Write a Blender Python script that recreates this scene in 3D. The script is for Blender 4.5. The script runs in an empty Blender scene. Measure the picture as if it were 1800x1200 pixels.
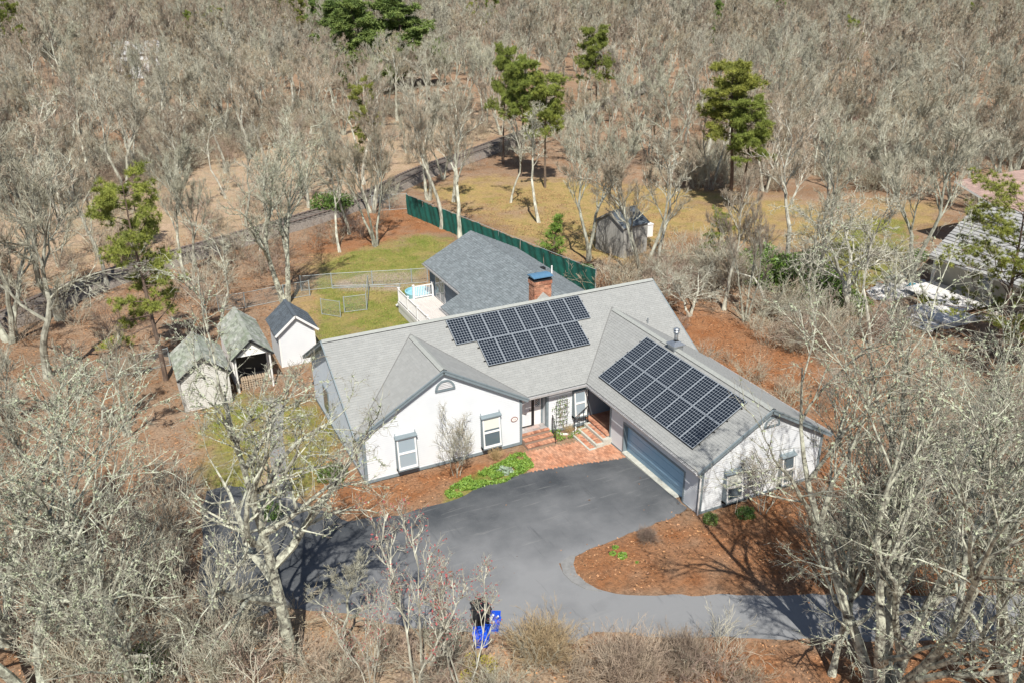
import bpy, bmesh, math, random
import numpy as np
from mathutils import Vector, Matrix
from mathutils.geometry import tessellate_polygon
random.seed(7)
R = np.random.default_rng(11)
SC = bpy.context.scene
COL = SC.collection
rad = math.radians

# ---------------------------------------------------------------- camera
CP = np.array([-8.9457, -40.1847, 23.0589])
CR = np.array([0.90047204, -0.43483085, -0.00849879])
CU = np.array([0.18455107, 0.36433801, 0.91279719])
CF = np.array([0.39381595, 0.82351681, -0.40832469])
FPX = 1528.727
cam_d = bpy.data.cameras.new("camera")
cam_d.sensor_width = 36.0
cam_d.lens = 36.0 * FPX / 1800.0
cam_d.clip_start = 0.1
cam_d.clip_end = 6000
cam = bpy.data.objects.new("camera", cam_d)
COL.objects.link(cam)
cam.matrix_world = Matrix([[CR[0], CU[0], -CF[0], CP[0]], [CR[1], CU[1], -CF[1], CP[1]],
                           [CR[2], CU[2], -CF[2], CP[2]], [0, 0, 0, 1]])
SC.camera = cam
# ---------------------------------------------------------------- sky and sun
SUN_AZ, SUN_EL = rad(21), rad(52)
w = bpy.data.worlds.new("World")
SC.world = w
w.use_nodes = True
nt = w.node_tree
sky = nt.nodes.new("ShaderNodeTexSky")
sky.sky_type = 'NISHITA'
sky.sun_disc = False
sky.sun_elevation = SUN_EL
sky.sun_rotation = SUN_AZ + math.pi
nt.links.new(sky.outputs[0], nt.nodes["Background"].inputs[0])
nt.nodes["Background"].inputs[1].default_value = 0.075
sl = bpy.data.lights.new("sun", 'SUN')
sl.energy = 4.8
sl.angle = rad(0.53)
sl.color = (1.0, 0.955, 0.88)
so = bpy.data.objects.new("sun", sl)
COL.objects.link(so)
sd = Vector((math.sin(SUN_AZ) * math.cos(SUN_EL), math.cos(SUN_AZ) * math.cos(SUN_EL), -math.sin(SUN_EL)))
so.rotation_euler = sd.to_track_quat('-Z', 'Y').to_euler()
so.location = (0, 0, 60)
vs = SC.view_settings
vs.view_transform = 'Standard'
vs.look = 'None'
vs.gamma = 1
vs.exposure = 0.45
vs.use_curve_mapping = False
SC.cycles.max_bounces = 6
SC.cycles.diffuse_bounces = 3
SC.cycles.transparent_max_bounces = 8


# ---------------------------------------------------------------- terrain
def G(x, y):
    return -0.35 + 0.035 * np.minimum(np.maximum(0, -5 - np.asarray(y, float)), 28)


def ray(px, py):
    return CF + CR * (px - 900) / FPX - CU * (py - 600) / FPX


def at(px, py, z=None):
    d = ray(px, py)
    zz = -0.35 if z is None else z
    for _ in range(8):
        t = (zz - CP[2]) / d[2]
        q = CP + d * t
        if z is not None:
            break
        zz = float(G(q[0], q[1]))
    return (float(q[0]), float(q[1]), float(zz))


def height_to(x, y, py):
    """height above the ground at which a pole at x, y reaches this image row"""
    z0 = float(G(x, y))
    a = np.array([x, y, 0]) - CP
    k = (600 - py) / FPX
    # (a+z e).CU = k (a+z e).CF
    return (k * (a @ CF) - a @ CU) / (CU[2] - k * CF[2]) - z0


def polyw(pts):
    return np.array([at(a, b)[:2] for a, b in pts])


def inpoly(X, Y, P):
    r = np.zeros(X.shape, bool)
    n = len(P)
    j = n - 1
    for i in range(n):
        xi, yi, xj, yj = P[i][0], P[i][1], P[j][0], P[j][1]
        if yi != yj:
            c = ((yi > Y) != (yj > Y)) & (X < (xj - xi) * (Y - yi) / (yj - yi) + xi)
            r ^= c
        j = i
    return r


_LAT = {}


def vnoise(X, Y, s, seed):
    if seed not in _LAT:
        _LAT[seed] = np.random.default_rng(seed).random((256, 256))
    g = _LAT[seed]
    x, y = X / s, Y / s
    xi, yi = np.floor(x).astype(int), np.floor(y).astype(int)
    fx, fy = x - xi, y - yi
    fx, fy = fx * fx * (3 - 2 * fx), fy * fy * (3 - 2 * fy)
    a, b = g[xi % 256, yi % 256], g[(xi + 1) % 256, yi % 256]
    c, d = g[xi % 256, (yi + 1) % 256], g[(xi + 1) % 256, (yi + 1) % 256]
    return (a * (1 - fx) + b * fx) * (1 - fy) + (c * (1 - fx) + d * fx) * fy


def soft(X, Y, P, amp=0.8, seed=3):
    r = np.zeros(X.shape)
    for k in range(5):
        dx = (vnoise(X, Y, 2.2, seed + k) - .5) * 2 * amp + (vnoise(X, Y, .5, seed + 9 + k) - .5) * amp
        dy = (vnoise(X, Y, 2.2, seed + 20 + k) - .5) * 2 * amp + (vnoise(X, Y, .5, seed + 29 + k) - .5) * amp
        r += inpoly(X + dx, Y + dy, P)
    return r / 5


# ---------------------------------------------------------------- materials
MATS = {}


def _mix(nt, a, b, fac, mode='MIX'):
    m = nt.nodes.new("ShaderNodeMix")
    m.data_type = 'RGBA'
    m.blend_type = mode
    for s, v in ((m.inputs[0], fac), (m.inputs[6], a), (m.inputs[7], b)):
        if isinstance(v, (int, float)):
            s.default_value = v
        elif isinstance(v, (tuple, list)):
            s.default_value = (*v, 1) if len(v) == 3 else v
        else:
            nt.links.new(v, s)
    return m.outputs[2]


def _noise(nt, scale, detail=4, rough=.6, coord='Object', stretch=None):
    tc = nt.nodes.new("ShaderNodeTexCoord")
    n = nt.nodes.new("ShaderNodeTexNoise")
    n.inputs['Scale'].default_value = scale
    n.inputs['Detail'].default_value = detail
    n.inputs['Roughness'].default_value = rough
    o = tc.outputs[coord]
    if stretch:
        mp = nt.nodes.new("ShaderNodeMapping")
        mp.inputs['Scale'].default_value = stretch
        nt.links.new(o, mp.inputs[0])
        o = mp.outputs[0]
    nt.links.new(o, n.inputs['Vector'])
    return n.outputs['Fac']


def _ramp(nt, fac, a, b):
    r = nt.nodes.new("ShaderNodeMapRange")
    r.inputs[1].default_value = a
    r.inputs[2].default_value = b
    nt.links.new(fac, r.inputs[0])
    return r.outputs[0]


def _bump(nt, bsdf, fac, strength=.4, dist=.02):
    b = nt.nodes.new("ShaderNodeBump")
    b.inputs['Strength'].default_value = strength
    b.inputs['Distance'].default_value = dist
    nt.links.new(fac, b.inputs['Height'])
    nt.links.new(b.outputs[0], bsdf.inputs['Normal'])


def mat(name, c1, c2=None, scale=8, lo=.35, hi=.65, rough=.8, metal=0, bump=0, bdist=.02, detail=4, stretch=None,
        attr=None, attr_amt=.3, rnd=0, c3=None, c3scale=30, c3lo=.6, c3hi=.75, spec=None):
    m = bpy.data.materials.new(name)
    m.use_nodes = True
    nt = m.node_tree
    bs = nt.nodes["Principled BSDF"]
    bs.inputs['Roughness'].default_value = rough
    bs.inputs['Metallic'].default_value = metal
    if spec is not None:
        bs.inputs['Specular IOR Level'].default_value = spec
    col = None
    if c2 is not None:
        f = _noise(nt, scale, detail, stretch=stretch)
        col = _mix(nt, c1, c2, _ramp(nt, f, lo, hi))
        if bump:
            _bump(nt, bs, f, bump, bdist)
    if c3 is not None:
        f3 = _noise(nt, c3scale, 3)
        col = _mix(nt, col, c3, _ramp(nt, f3, c3lo, c3hi))
    if attr:
        a = nt.nodes.new("ShaderNodeAttribute")
        a.attribute_name = attr
        r = nt.nodes.new("ShaderNodeMapRange")
        r.inputs[3].default_value = 1 - attr_amt
        r.inputs[4].default_value = 1 + attr_amt
        nt.links.new(a.outputs['Fac'], r.inputs[0])
        cmb = nt.nodes.new("ShaderNodeCombineColor")
        for i in range(3):
            nt.links.new(r.outputs[0], cmb.inputs[i])
        col = _mix(nt, col if col is not None else c1, cmb.outputs[0], 1.0, 'MULTIPLY')
    if rnd:
        oi = nt.nodes.new("ShaderNodeObjectInfo")
        hs = nt.nodes.new("ShaderNodeHueSaturation")
        r = nt.nodes.new("ShaderNodeMapRange")
        r.inputs[3].default_value = 1 - rnd
        r.inputs[4].default_value = 1 + rnd
        nt.links.new(oi.outputs['Random'], r.inputs[0])
        nt.links.new(r.outputs[0], hs.inputs['Value'])
        r2 = nt.nodes.new("ShaderNodeMapRange")
        r2.inputs[3].default_value = .485
        r2.inputs[4].default_value = .515
        mm = nt.nodes.new("ShaderNodeMath")
        mm.operation = 'FRACT'
        m5 = nt.nodes.new("ShaderNodeMath")
        m5.operation = 'MULTIPLY'
        m5.inputs[1].default_value = 7.31
        nt.links.new(oi.outputs['Random'], m5.inputs[0])
        nt.links.new(m5.outputs[0], mm.inputs[0])
        nt.links.new(mm.outputs[0], r2.inputs[0])
        nt.links.new(r2.outputs[0], hs.inputs['Hue'])
        if col is None:
            hs.inputs['Color'].default_value = (*c1, 1)
        else:
            nt.links.new(col, hs.inputs['Color'])
        col = hs.outputs[0]
    if col is None:
        bs.inputs['Base Color'].default_value = (*c1, 1)
    else:
        nt.links.new(col, bs.inputs['Base Color'])
    MATS[name] = m
    return m


M = MATS
mat("bark", (.15, .14, .11), (.45, .45, .365), scale=5, lo=.35, hi=.6, rough=.95, bump=.6, bdist=.03, stretch=(1, 1, .35), rnd=.18,
    c3=(.08, .07, .055), c3scale=9, c3lo=.62, c3hi=.72)
mat("bark_pale", (.22, .21, .17), (.56, .555, .46), scale=5, lo=.35, hi=.6, rough=.95, bump=.6, bdist=.03, stretch=(1, 1, .35), rnd=.12,
    c3=(.12, .11, .09), c3scale=10, c3lo=.66, c3hi=.76)
mat("bark_lichen", (.17, .165, .13), (.49, .505, .40), scale=4, lo=.38, hi=.58, rough=.95, bump=.8, bdist=.05, rnd=.10,
    c3=(.075, .065, .055), c3scale=6, c3lo=.56, c3hi=.66)
mat("bark_pine", (.09, .065, .05), (.17, .12, .09), scale=8, rough=.95, bump=.7, stretch=(1, 1, .3), rnd=.2)
mat("lichen", (.43, .47, .34), (.28, .31, .20), scale=14, rough=1)
mat("twig", (.26, .205, .145), (.38, .325, .24), scale=1.2, rough=.9, rnd=.25)
mat("twig_grey", (.31, .29, .22), (.43, .42, .325), scale=1.5, rough=.9, rnd=.15)
mat("twig_lichen", (.34, .34, .27), (.18, .155, .125), scale=3, rough=.9, rnd=.1)
mat("twig_brush", (.26, .19, .15), (.36, .29, .22), scale=1.0, rough=.9, rnd=.25)
mat("twig_tan", (.30, .22, .13), (.40, .31, .18), scale=4, rough=.9)
mat("bud_red", (.30, .07, .07))
mat("needle", (.12, .15, .025), (.26, .29, .05), scale=1.6, rough=.7, rnd=.12)
mat("needle_dark", (.09, .155, .035), (.19, .26, .06), scale=1.2, rough=.7, rnd=.12)
mat("needle_olive", (.14, .13, .03), (.22, .20, .05), scale=1.6, rough=.8)
mat("leaf_green", (.05, .11, .02), (.13, .21, .04), scale=2.5, rough=.5, rnd=.1)
mat("leaf_bright", (.11, .22, .03), (.22, .33, .05), scale=5, rough=.6)
mat("leaf_grey", (.22, .30, .22), (.34, .42, .32), scale=6, rough=.7)
mat("forsythia", (.45, .36, .03), (.30, .26, .06), scale=5, rough=.8)
mat("dry_grass", (.48, .36, .18), (.36, .25, .12), scale=6, rough=.9)
mat("leaf_litter", (.38, .20, .09), (.22, .12, .07), scale=1.5, rough=.9, attr="tone", attr_amt=.75)
mat("blade", (.16, .21, .035), (.30, .28, .07), scale=1.2, rough=.8)
mat("siding_white", (.66, .68, .69), (.62, .64, .66), scale=1.2, rough=.6)
mat("siding_shade_blue", (.60, .66, .72), (.53, .59, .66), scale=3, rough=.6)  # white siding with the bluish tint of grazing light put into its colour
mat("siding_slate", (.13, .17, .21), (.11, .145, .18), scale=3, rough=.7)
mat("trim_slate", (.20, .245, .265), (.17, .21, .23), scale=5, rough=.6)
mat("trim_white", (.80, .79, .76), (.74, .73, .71), scale=6, rough=.5)
mat("foundation", (.30, .30, .29), (.24, .24, .235), scale=8, rough=.9)
mat("door_shade_blue", (.32, .50, .64), (.29, .47, .62), scale=3, rough=.4)  # blue of the sky-lit shade is put into the door colour
mat("glass", (.10, .13, .15), rough=.06, spec=1.0)
mat("glass_sky_tint", (.30, .36, .40), rough=.04, spec=1.0)  # paler than glass: the sky's reflection is put into the base colour
mat("curtain", (.62, .63, .56), rough=.8)
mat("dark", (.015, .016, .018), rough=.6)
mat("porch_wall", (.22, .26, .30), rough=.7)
mat("metal_black", (.02, .02, .022), rough=.45, metal=.3)
mat("gutter", (.50, .50, .50), (.42, .42, .42), scale=4, rough=.4)
mat("roof_main", (.285, .29, .28), (.265, .27, .262), scale=2.0, rough=.95, attr="tone", attr_amt=.05,
    c3=(.31, .32, .30), c3scale=60, c3lo=.5, c3hi=.8)
mat("roof_rear", (.185, .21, .222), (.155, .18, .19), scale=2.0, rough=.95, attr="tone", attr_amt=.17)
mat("roof_shed_dark", (.085, .105, .125), (.07, .085, .10), scale=3, rough=.95, attr="tone", attr_amt=.2)
mat("roof_shed_grey", (.33, .34, .31), (.20, .23, .17), scale=1.3, rough=.95, attr="tone", attr_amt=.3)
mat("roof_pale", (.36, .36, .35), (.29, .29, .285), scale=1.5, rough=.9, attr="tone", attr_amt=.12)
mat("roof_pink", (.34, .235, .20), (.29, .20, .17), scale=3, rough=.9, attr="tone", attr_amt=.15)
mat("ridge_vent", (.33, .345, .32), (.29, .30, .285), scale=6, rough=.95)
mat("valley", (.16, .16, .155), rough=.9)
mat("solar_back", (.27, .30, .33), rough=.25, spec=.8)
mat("solar_cell", (.006, .009, .014), (.010, .014, .022), scale=.8, rough=.12, spec=.9)
mat("solar_frame", (.012, .012, .014), rough=.4, metal=.4)
mat("brick", (.36, .15, .09), (.50, .27, .17), scale=2.5, rough=.9, attr="tone", attr_amt=.35)
mat("brick_path", (.40, .175, .095), (.46, .25, .16), scale=1.2, rough=.9, attr="tone", attr_amt=.28)
mat("mortar", (.30, .22, .17), (.24, .18, .14), scale=10, rough=.95)
mat("flagstone", (.36, .37, .37), (.42, .30, .26), scale=1.3, rough=.9, attr="tone", attr_amt=.3)
mat("stone_pale", (.50, .50, .44), (.40, .40, .35), scale=5, rough=.9)
mat("cap_blue", (.10, .22, .36), (.13, .27, .40), scale=5, rough=.4, metal=.2)
mat("galvanized", (.55, .58, .60), (.45, .48, .50), scale=6, rough=.35, metal=.8)
mat("fence_pipe", (.30, .34, .34), rough=.5)
mat("screen_green", (.004, .075, .06), (.008, .11, .085), scale=1.5, rough=.75, bump=.5, bdist=.1)
mat("deck_white", (.78, .77, .75), (.70, .70, .69), scale=3, rough=.5)
mat("deck_board", (.60, .56, .52), (.52, .49, .46), scale=2, rough=.8, stretch=(3, .4, 1))
mat("pool_blue", (.22, .50, .60), (.30, .55, .62), scale=3, rough=.4)
mat("weathered_wood", (.38, .37, .34), (.27, .265, .24), scale=3, rough=.95, stretch=(3, 3, .4))
mat("rail_steel", (.16, .13, .12), (.22, .17, .14), scale=4, rough=.6, metal=.4)
mat("sleeper", (.10, .085, .075), (.16, .14, .12), scale=3, rough=.95)
mat("ballast", (.25, .215, .185), (.13, .115, .10), scale=14, rough=1, bump=1, bdist=.05, lo=.4, hi=.6)
mat("gravel_grey", (.24, .24, .235), (.19, .19, .185), scale=5, rough=1)
mat("bin_blue", (.01, .07, .52), (.015, .09, .60), scale=3, rough=.4)
mat("bin_black", (.018, .018, .02), rough=.5)
mat("bin_clutter", (.60, .62, .66), rough=.7)
mat("wall_beige", (.40, .38, .32), (.36, .34, .29), scale=3, rough=.9)
mat("concrete_white", (.68, .67, .65), (.58, .57, .55), scale=2, rough=.9)
mat("terracotta", (.55, .24, .12), rough=.8)
mat("plaque_rim", (.22, .08, .05), rough=.6)
mat("wood_log", (.34, .26, .18), (.45, .36, .26), scale=6, rough=.95)
mat("white_box", (.7, .7, .7), rough=.7)
mat("tarp_teal", (.02, .16, .22), rough=.6)
mat("bench_wood", (.55, .54, .50), rough=.8)


def asphalt_mat():
    m = bpy.data.materials.new("asphalt")
    m.use_nodes = True
    nt = m.node_tree
    bs = nt.nodes["Principled BSDF"]
    bs.inputs['Roughness'].default_value = .85
    tc = nt.nodes.new("ShaderNodeTexCoord")
    at_ = nt.nodes.new("ShaderNodeAttribute")
    at_.attribute_name = "wear"
    n1 = _noise(nt, .35, 5, .6)
    n2 = _noise(nt, 40, 3, .6)
    add = nt.nodes.new("ShaderNodeMath")
    add.operation = 'ADD'
    sub = _ramp(nt, n1, .3, .75)
    mul = nt.nodes.new("ShaderNodeMath")
    mul.operation = 'MULTIPLY'
    mul.inputs[1].default_value = .60
    nt.links.new(sub, mul.inputs[0])
    nt.links.new(mul.outputs[0], add.inputs[0])
    nt.links.new(at_.outputs['Fac'], add.inputs[1])
    c = _mix(nt, (.042, .048, .055), (.215, .22, .225), add.outputs[0])
    st1 = _noise(nt, 1.0, 4, .6, stretch=(.5, 5, 1))
    c = _mix(nt, c, (.26, .26, .25), _ramp(nt, st1, .60, .95))
    st2 = _noise(nt, 1.0, 4, .6, stretch=(4, .35, 1))
    c = _mix(nt, c, (.03, .033, .038), _ramp(nt, st2, .62, 1.0))
    c = _mix(nt, c, (.28, .28, .27), _ramp(nt, n2, .62, .85))
    nt.links.new(c, bs.inputs['Base Color'])
    _bump(nt, bs, n2, .3, .01)
    MATS["asphalt"] = m


asphalt_mat()


def ground_mat():
    m = bpy.data.materials.new("forest_floor")
    m.use_nodes = True
    nt = m.node_tree
    bs = nt.nodes["Principled BSDF"]
    bs.inputs['Roughness'].default_value = 1
    bs.inputs['Specular IOR Level'].default_value = .1

    def A(n):
        a = nt.nodes.new("ShaderNodeAttribute")
        a.attribute_name = n
        return a.outputs['Fac']
    big = _noise(nt, .12, 5, .6)
    med = _noise(nt, .9, 5, .65)
    fine = _noise(nt, 6, 6, .75)
    vfine = _noise(nt, 22, 4, .7)
    litter = _mix(nt, (.27, .175, .11), (.40, .28, .19), _ramp(nt, big, .35, .65))
    litter = _mix(nt, litter, (.30, .145, .065), _ramp(nt, med, .5, .75))
    tan = _mix(nt, (.52, .38, .27), (.42, .32, .20), _ramp(nt, med, .35, .65))
    litter = _mix(nt, litter, tan, A("tan"))
    mulch = _mix(nt, (.31, .125, .05), (.38, .185, .09), _ramp(nt, med, .35, .65))
    c = _mix(nt, litter, mulch, A("mulch"))
    straw = _mix(nt, (.44, .31, .13), (.30, .26, .08), _ramp(nt, med, .45, .7))
    c = _mix(nt, c, straw, A("straw"))
    grass = _mix(nt, (.17, .22, .035), (.33, .29, .09), _ramp(nt, med, .35, .65))
    c = _mix(nt, c, grass, A("grass"))
    bare = _mix(nt, (.38, .29, .20), (.46, .37, .27), _ramp(nt, fine, .35, .65))
    c = _mix(nt, c, bare, A("bare"))
    dk = nt.nodes.new("ShaderNodeMath")
    dk.operation = 'MULTIPLY'
    nt.links.new(_ramp(nt, fine, .58, .35), dk.inputs[0])
    dk.inputs[1].default_value = .55
    c = _mix(nt, c, (.06, .045, .03), dk.outputs[0])
    tw_ = _noise(nt, 3.0, 5, .7, stretch=(1, 6, 1))
    c = _mix(nt, c, (.12, .09, .06), _ramp(nt, tw_, .60, .80))
    tw2 = _noise(nt, 3.0, 5, .7, stretch=(6, 1, 1))
    c = _mix(nt, c, (.46, .38, .28), _ramp(nt, tw2, .64, .86))
    lt = nt.nodes.new("ShaderNodeMath")
    lt.operation = 'MULTIPLY'
    nt.links.new(_ramp(nt, vfine, .56, .75), lt.inputs[0])
    lt.inputs[1].default_value = .45
    c = _mix(nt, c, (.50, .38, .25), lt.outputs[0])
    nt.links.new(c, bs.inputs['Base Color'])
    _bump(nt, bs, fine, .9, .12)
    MATS["forest_floor"] = m


ground_mat()


# ---------------------------------------------------------------- mesh building
def new_mesh(name, V, F, mats, midx=None, smooth=False, attrs=None):
    """F: list of int arrays (n,k) with k = 3 or 4 or more"""
    V = np.asarray(V, np.float32).reshape(-1, 3)
    me = bpy.data.meshes.new(name)
    loops, starts, tot, s = [], [], [], 0
    for f in F:
        f = np.asarray(f)
        if f.size == 0:
            continue
        n, k = f.shape
        loops.append(f.ravel())
        starts.append(s + np.arange(n) * k)
        tot.append(np.full(n, k))
        s += n * k
    loops = np.concatenate(loops).astype(np.int32)
    starts = np.concatenate(starts).astype(np.int32)
    tot = np.concatenate(tot).astype(np.int32)
    me.vertices.add(len(V))
    me.vertices.foreach_set("co", V.ravel())
    me.loops.add(len(loops))
    me.loops.foreach_set("vertex_index", loops)
    me.polygons.add(len(starts))
    me.polygons.foreach_set("loop_start", starts)
    me.polygons.foreach_set("loop_total", tot)
    for m in mats:
        me.materials.append(MATS[m] if isinstance(m, str) else m)
    if midx is not None:
        me.polygons.foreach_set("material_index", np.asarray(midx, np.int32))
    me.polygons.foreach_set("use_smooth", np.full(len(starts), bool(smooth)))
    me.update(calc_edges=True)
    if attrs:
        for k, (dom, a) in attrs.items():
            t = me.attributes.new(k, 'FLOAT', dom)
            t.data.foreach_set("value", np.asarray(a, np.float32))
    return me


def thing(name, label, cat, loc=(0, 0, 0), rz=0, group=None):
    o = bpy.data.objects.new(name, None)
    o.empty_display_size = .3
    COL.objects.link(o)
    o.location = loc
    o.rotation_euler = (0, 0, rz)
    o['label'] = label
    o['category'] = cat
    if group:
        o['group'] = group
    return o


def root_mat(p):
    while p.parent:
        p = p.parent
    return Matrix.Translation(p.location) @ p.rotation_euler.to_matrix().to_4x4()


class MB:
    def __init__(s):
        s.v, s.f, s.m, s.t = [], [], [], []
        s.n = 0

    def add(s, V, F, mi=0, tone=.5):
        s.v.append(np.asarray(V, float).reshape(-1, 3))
        for f in F:
            s.f.append([i + s.n for i in f])
            s.m.append(mi)
            s.t.append(tone)
        s.n += len(s.v[-1])

    def box(s, x0, x1, y0, y1, z0, z1, mi=0, tone=.5):
        s.add([(x0, y0, z0), (x1, y0, z0), (x1, y1, z0), (x0, y1, z0), (x0, y0, z1), (x1, y0, z1), (x1, y1, z1), (x0, y1, z1)],
              [(0, 3, 2, 1), (4, 5, 6, 7), (0, 1, 5, 4), (1, 2, 6, 5), (2, 3, 7, 6), (3, 0, 4, 7)], mi, tone)

    def prism(s, P, d, mi=0, tone=.5):
        """polygon P extruded by the vector d"""
        P = np.asarray(P, float)
        d = np.asarray(d, float)
        n = len(P)
        F = [tuple(range(n)), tuple(range(2 * n - 1, n - 1, -1))]
        F += [(i, i + n, (i + 1) % n + n, (i + 1) % n) for i in range(n)]
        s.add(np.vstack([P, P + d]), F, mi, tone)

    def bar(s, a, b, wdt, hgt, up=(0, 0, 1), mi=0, tone=.5):
        a, b = np.array(a, float), np.array(b, float)
        t = b - a
        t /= np.linalg.norm(t)
        x = np.cross(t, up)
        if np.linalg.norm(x) < 1e-4:
            x = np.array([1., 0, 0])
        x /= np.linalg.norm(x)
        y = np.cross(x, t)
        q = [x * wdt / 2 * i + y * hgt / 2 * j for i, j in ((-1, -1), (1, -1), (1, 1), (-1, 1))]
        s.prism([a + k for k in q], b - a, mi, tone)

    def tube(s, pts, r, sides=6, mi=0, caps=True):
        pts = np.array(pts, float)
        K = len(pts)
        rr = np.broadcast_to(np.asarray(r, float), (K,))
        V = []
        for i in range(K):
            t = pts[min(i + 1, K - 1)] - pts[max(i - 1, 0)]
            t /= np.linalg.norm(t) + 1e-9
            x = np.cross(t, (0, 0, 1)) if abs(t[2]) < .95 else np.cross(t, (0, 1, 0))
            x /= np.linalg.norm(x)
            y = np.cross(t, x)
            for k in range(sides):
                a = 2 * math.pi * k / sides
                V.append(pts[i] + rr[i] * (x * math.cos(a) + y * math.sin(a)))
        F = [(i * sides + k, i * sides + (k + 1) % sides, (i + 1) * sides + (k + 1) % sides, (i + 1) * sides + k)
             for i in range(K - 1) for k in range(sides)]
        if caps:
            F += [tuple(range(sides))[::-1], tuple((K - 1) * sides + k for k in range(sides))]
        s.add(V, F, mi)

    def build(s, name, mats, parent=None, kind=None, label=None, world=True, smooth=False):
        if isinstance(mats, str):
            mats = [mats]
        V = np.vstack(s.v)
        if parent is not None and world:
            Mi = np.array(root_mat(parent).inverted())
            V = V @ Mi[:3, :3].T + Mi[:3, 3]
        by = {}
        for i, f in enumerate(s.f):
            by.setdefault(len(f), []).append(i)
        F, mi, tn = [], [], []
        for k, ids in by.items():
            F.append(np.array([s.f[i] for i in ids]))
            mi += [s.m[i] for i in ids]
            tn += [s.t[i] for i in ids]
        me = new_mesh(name, V, F, mats, mi, smooth, {"tone": ('FACE', tn)})
        o = bpy.data.objects.new(name, me)
        COL.objects.link(o)
        if parent is not None:
            o.parent = parent
        if kind:
            o['kind'] = kind
        if label:
            o['label'] = label
        return o


def put(name, me, parent=None, kind=None):
    o = bpy.data.objects.new(name, me)
    COL.objects.link(o)
    if parent is not None:
        o.parent = parent
    if kind:
        o['kind'] = kind
    return o


def tag(o, label, cat, group=None):
    o['label'] = label
    o['category'] = cat
    if group:
        o['group'] = group
    return o


def copy_thing(src, loc, rz=0, sc=None, label=None, group=None):
    c = src.copy()
    COL.objects.link(c)
    c.location = loc
    c.rotation_euler = (0, 0, rz)
    if sc is not None:
        c.scale = sc if hasattr(sc, '__len__') else (sc, sc, sc)
    if label:
        c['label'] = label
    if group:
        c['group'] = group
    for ch in src.children:
        d = ch.copy()
        COL.objects.link(d)
        d.parent = c
        for g in ch.children:
            e = g.copy()
            COL.objects.link(e)
            e.parent = d
    return c


def span(P, v):
    us = []
    n = len(P)
    for i in range(n):
        (u0, v0), (u1, v1) = P[i], P[(i + 1) % n]
        if abs(v1 - v0) < 1e-9:
            if abs(v - v0) < 1e-9:
                us += [u0, u1]
        elif min(v0, v1) - 1e-9 <= v <= max(v0, v1) + 1e-9:
            us.append(u0 + (u1 - u0) * (v - v0) / (v1 - v0))
    return (min(us), max(us)) if us else None


def roof_plane(poly, parent, mats, name="roof_slope", thick=.16, expo=.14, tab=.32, irregular=0.0, trim=1, up=.012, label=None):
    """poly: convex 3D polygon on the roof plane; a slab with real overlapping shingle courses laid on it"""
    P = np.array(poly, float)
    n = np.cross(P[1] - P[0], P[2] - P[0])
    n /= np.linalg.norm(n)
    if n[2] < 0:
        n = -n
    eu = np.cross((0, 0, 1), n)
    eu /= np.linalg.norm(eu)
    ev = np.cross(n, eu)
    if ev[2] < 0:
        ev, eu = -ev, -eu
    O = P[0]
    Q = [((p - O) @ eu, (p - O) @ ev) for p in P]
    b = MB()
    b.prism(P - n * .004, -n * thick, 0)
    slab = b.build(name, [mats[1]], parent, label=label)
    v0, v1 = min(q[1] for q in Q), max(q[1] for q in Q)
    V, F, T = [], [], []
    rg = np.random.default_rng(int(abs(v1 * 1000)) + len(P))
    v = v0
    row = 0
    while v < v1 - .01:
        va, vb = v, min(v + expo, v1)
        sa, sb = span(Q, va + 1e-5), span(Q, vb - 1e-5)
        if sa and sb:
            lo, hi = min(sa[0], sb[0]), max(sa[1], sb[1])
            u = lo - (row % 2) * tab / 2 - rg.random() * tab * .5
            while u < hi:
                wd = tab * (1 + irregular * (rg.random() - .5) * 1.6)
                a0, a1 = max(u, sa[0]), min(u + wd - .006, sa[1])
                b0, b1 = max(u, sb[0]), min(u + wd - .006, sb[1])
                if a1 > a0 + .004 or b1 > b0 + .004:
                    a1, b1 = max(a1, a0), max(b1, b0)
                    h = up * (1 + (irregular > 0) * (rg.random() > .5) * .8)
                    k = len(V)
                    for (uu, vv, hh) in ((a0, va, h), (a1, va, h), (b1, vb, .001), (b0, vb, .001), (a0, va, -.003), (a1, va, -.003)):
                        V.append(O + eu * uu + ev * vv + n * hh)
                    F += [(k, k + 1, k + 2, k + 3), (k + 4, k + 5, k + 1, k)]
                    t = rg.random()
                    T += [t, t * .6]
                u += wd
        v += expo
        row += 1
    Mi = np.array(root_mat(parent).inverted())
    V = np.array(V) @ Mi[:3, :3].T + Mi[:3, 3]
    me = new_mesh("shingles", V, [np.array(F)], [mats[0]], None, False, {"tone": ('FACE', T)})
    put("shingles", me, slab, "stuff")
    return slab


def wall(poly, parent, normal, mats, name="wall", expo=.115, thick=.12, boards=True, label=None):
    """vertical wall polygon with real lapped clapboards in front of it"""
    P = np.array(poly, float)
    n = np.array(normal, float)
    n /= np.linalg.norm(n)
    eu = np.cross((0, 0, 1), n)
    b = MB()
    b.prism(P, -n * thick, 0)
    wo = b.build(name, [mats[0]], parent, label=label)
    if boards:
        O = P[0] * np.array([1, 1, 0])
        Q = [((p - O) @ eu, p[2]) for p in P]
        z = min(q[1] for q in Q)
        z1 = max(q[1] for q in Q)
        c = MB()
        while z < z1 - .02:
            za, zb = z, min(z + expo, z1)
            sa, sb = span(Q, za + 1e-5), span(Q, zb - 1e-5)
            if sa and sb:
                v = [O + eu * u + n * h + np.array([0, 0, zz]) for (u, zz, h) in
                     ((sa[0], za, .019), (sa[1], za, .019), (sb[1], zb, .005), (sb[0], zb, .005), (sa[0], za, .001), (sa[1], za, .001))]
                c.add(v, [(0, 1, 2, 3), (4, 5, 1, 0)])
            z += expo
        c.build("siding", [mats[0]], wo, "stuff")
    return wo


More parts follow.
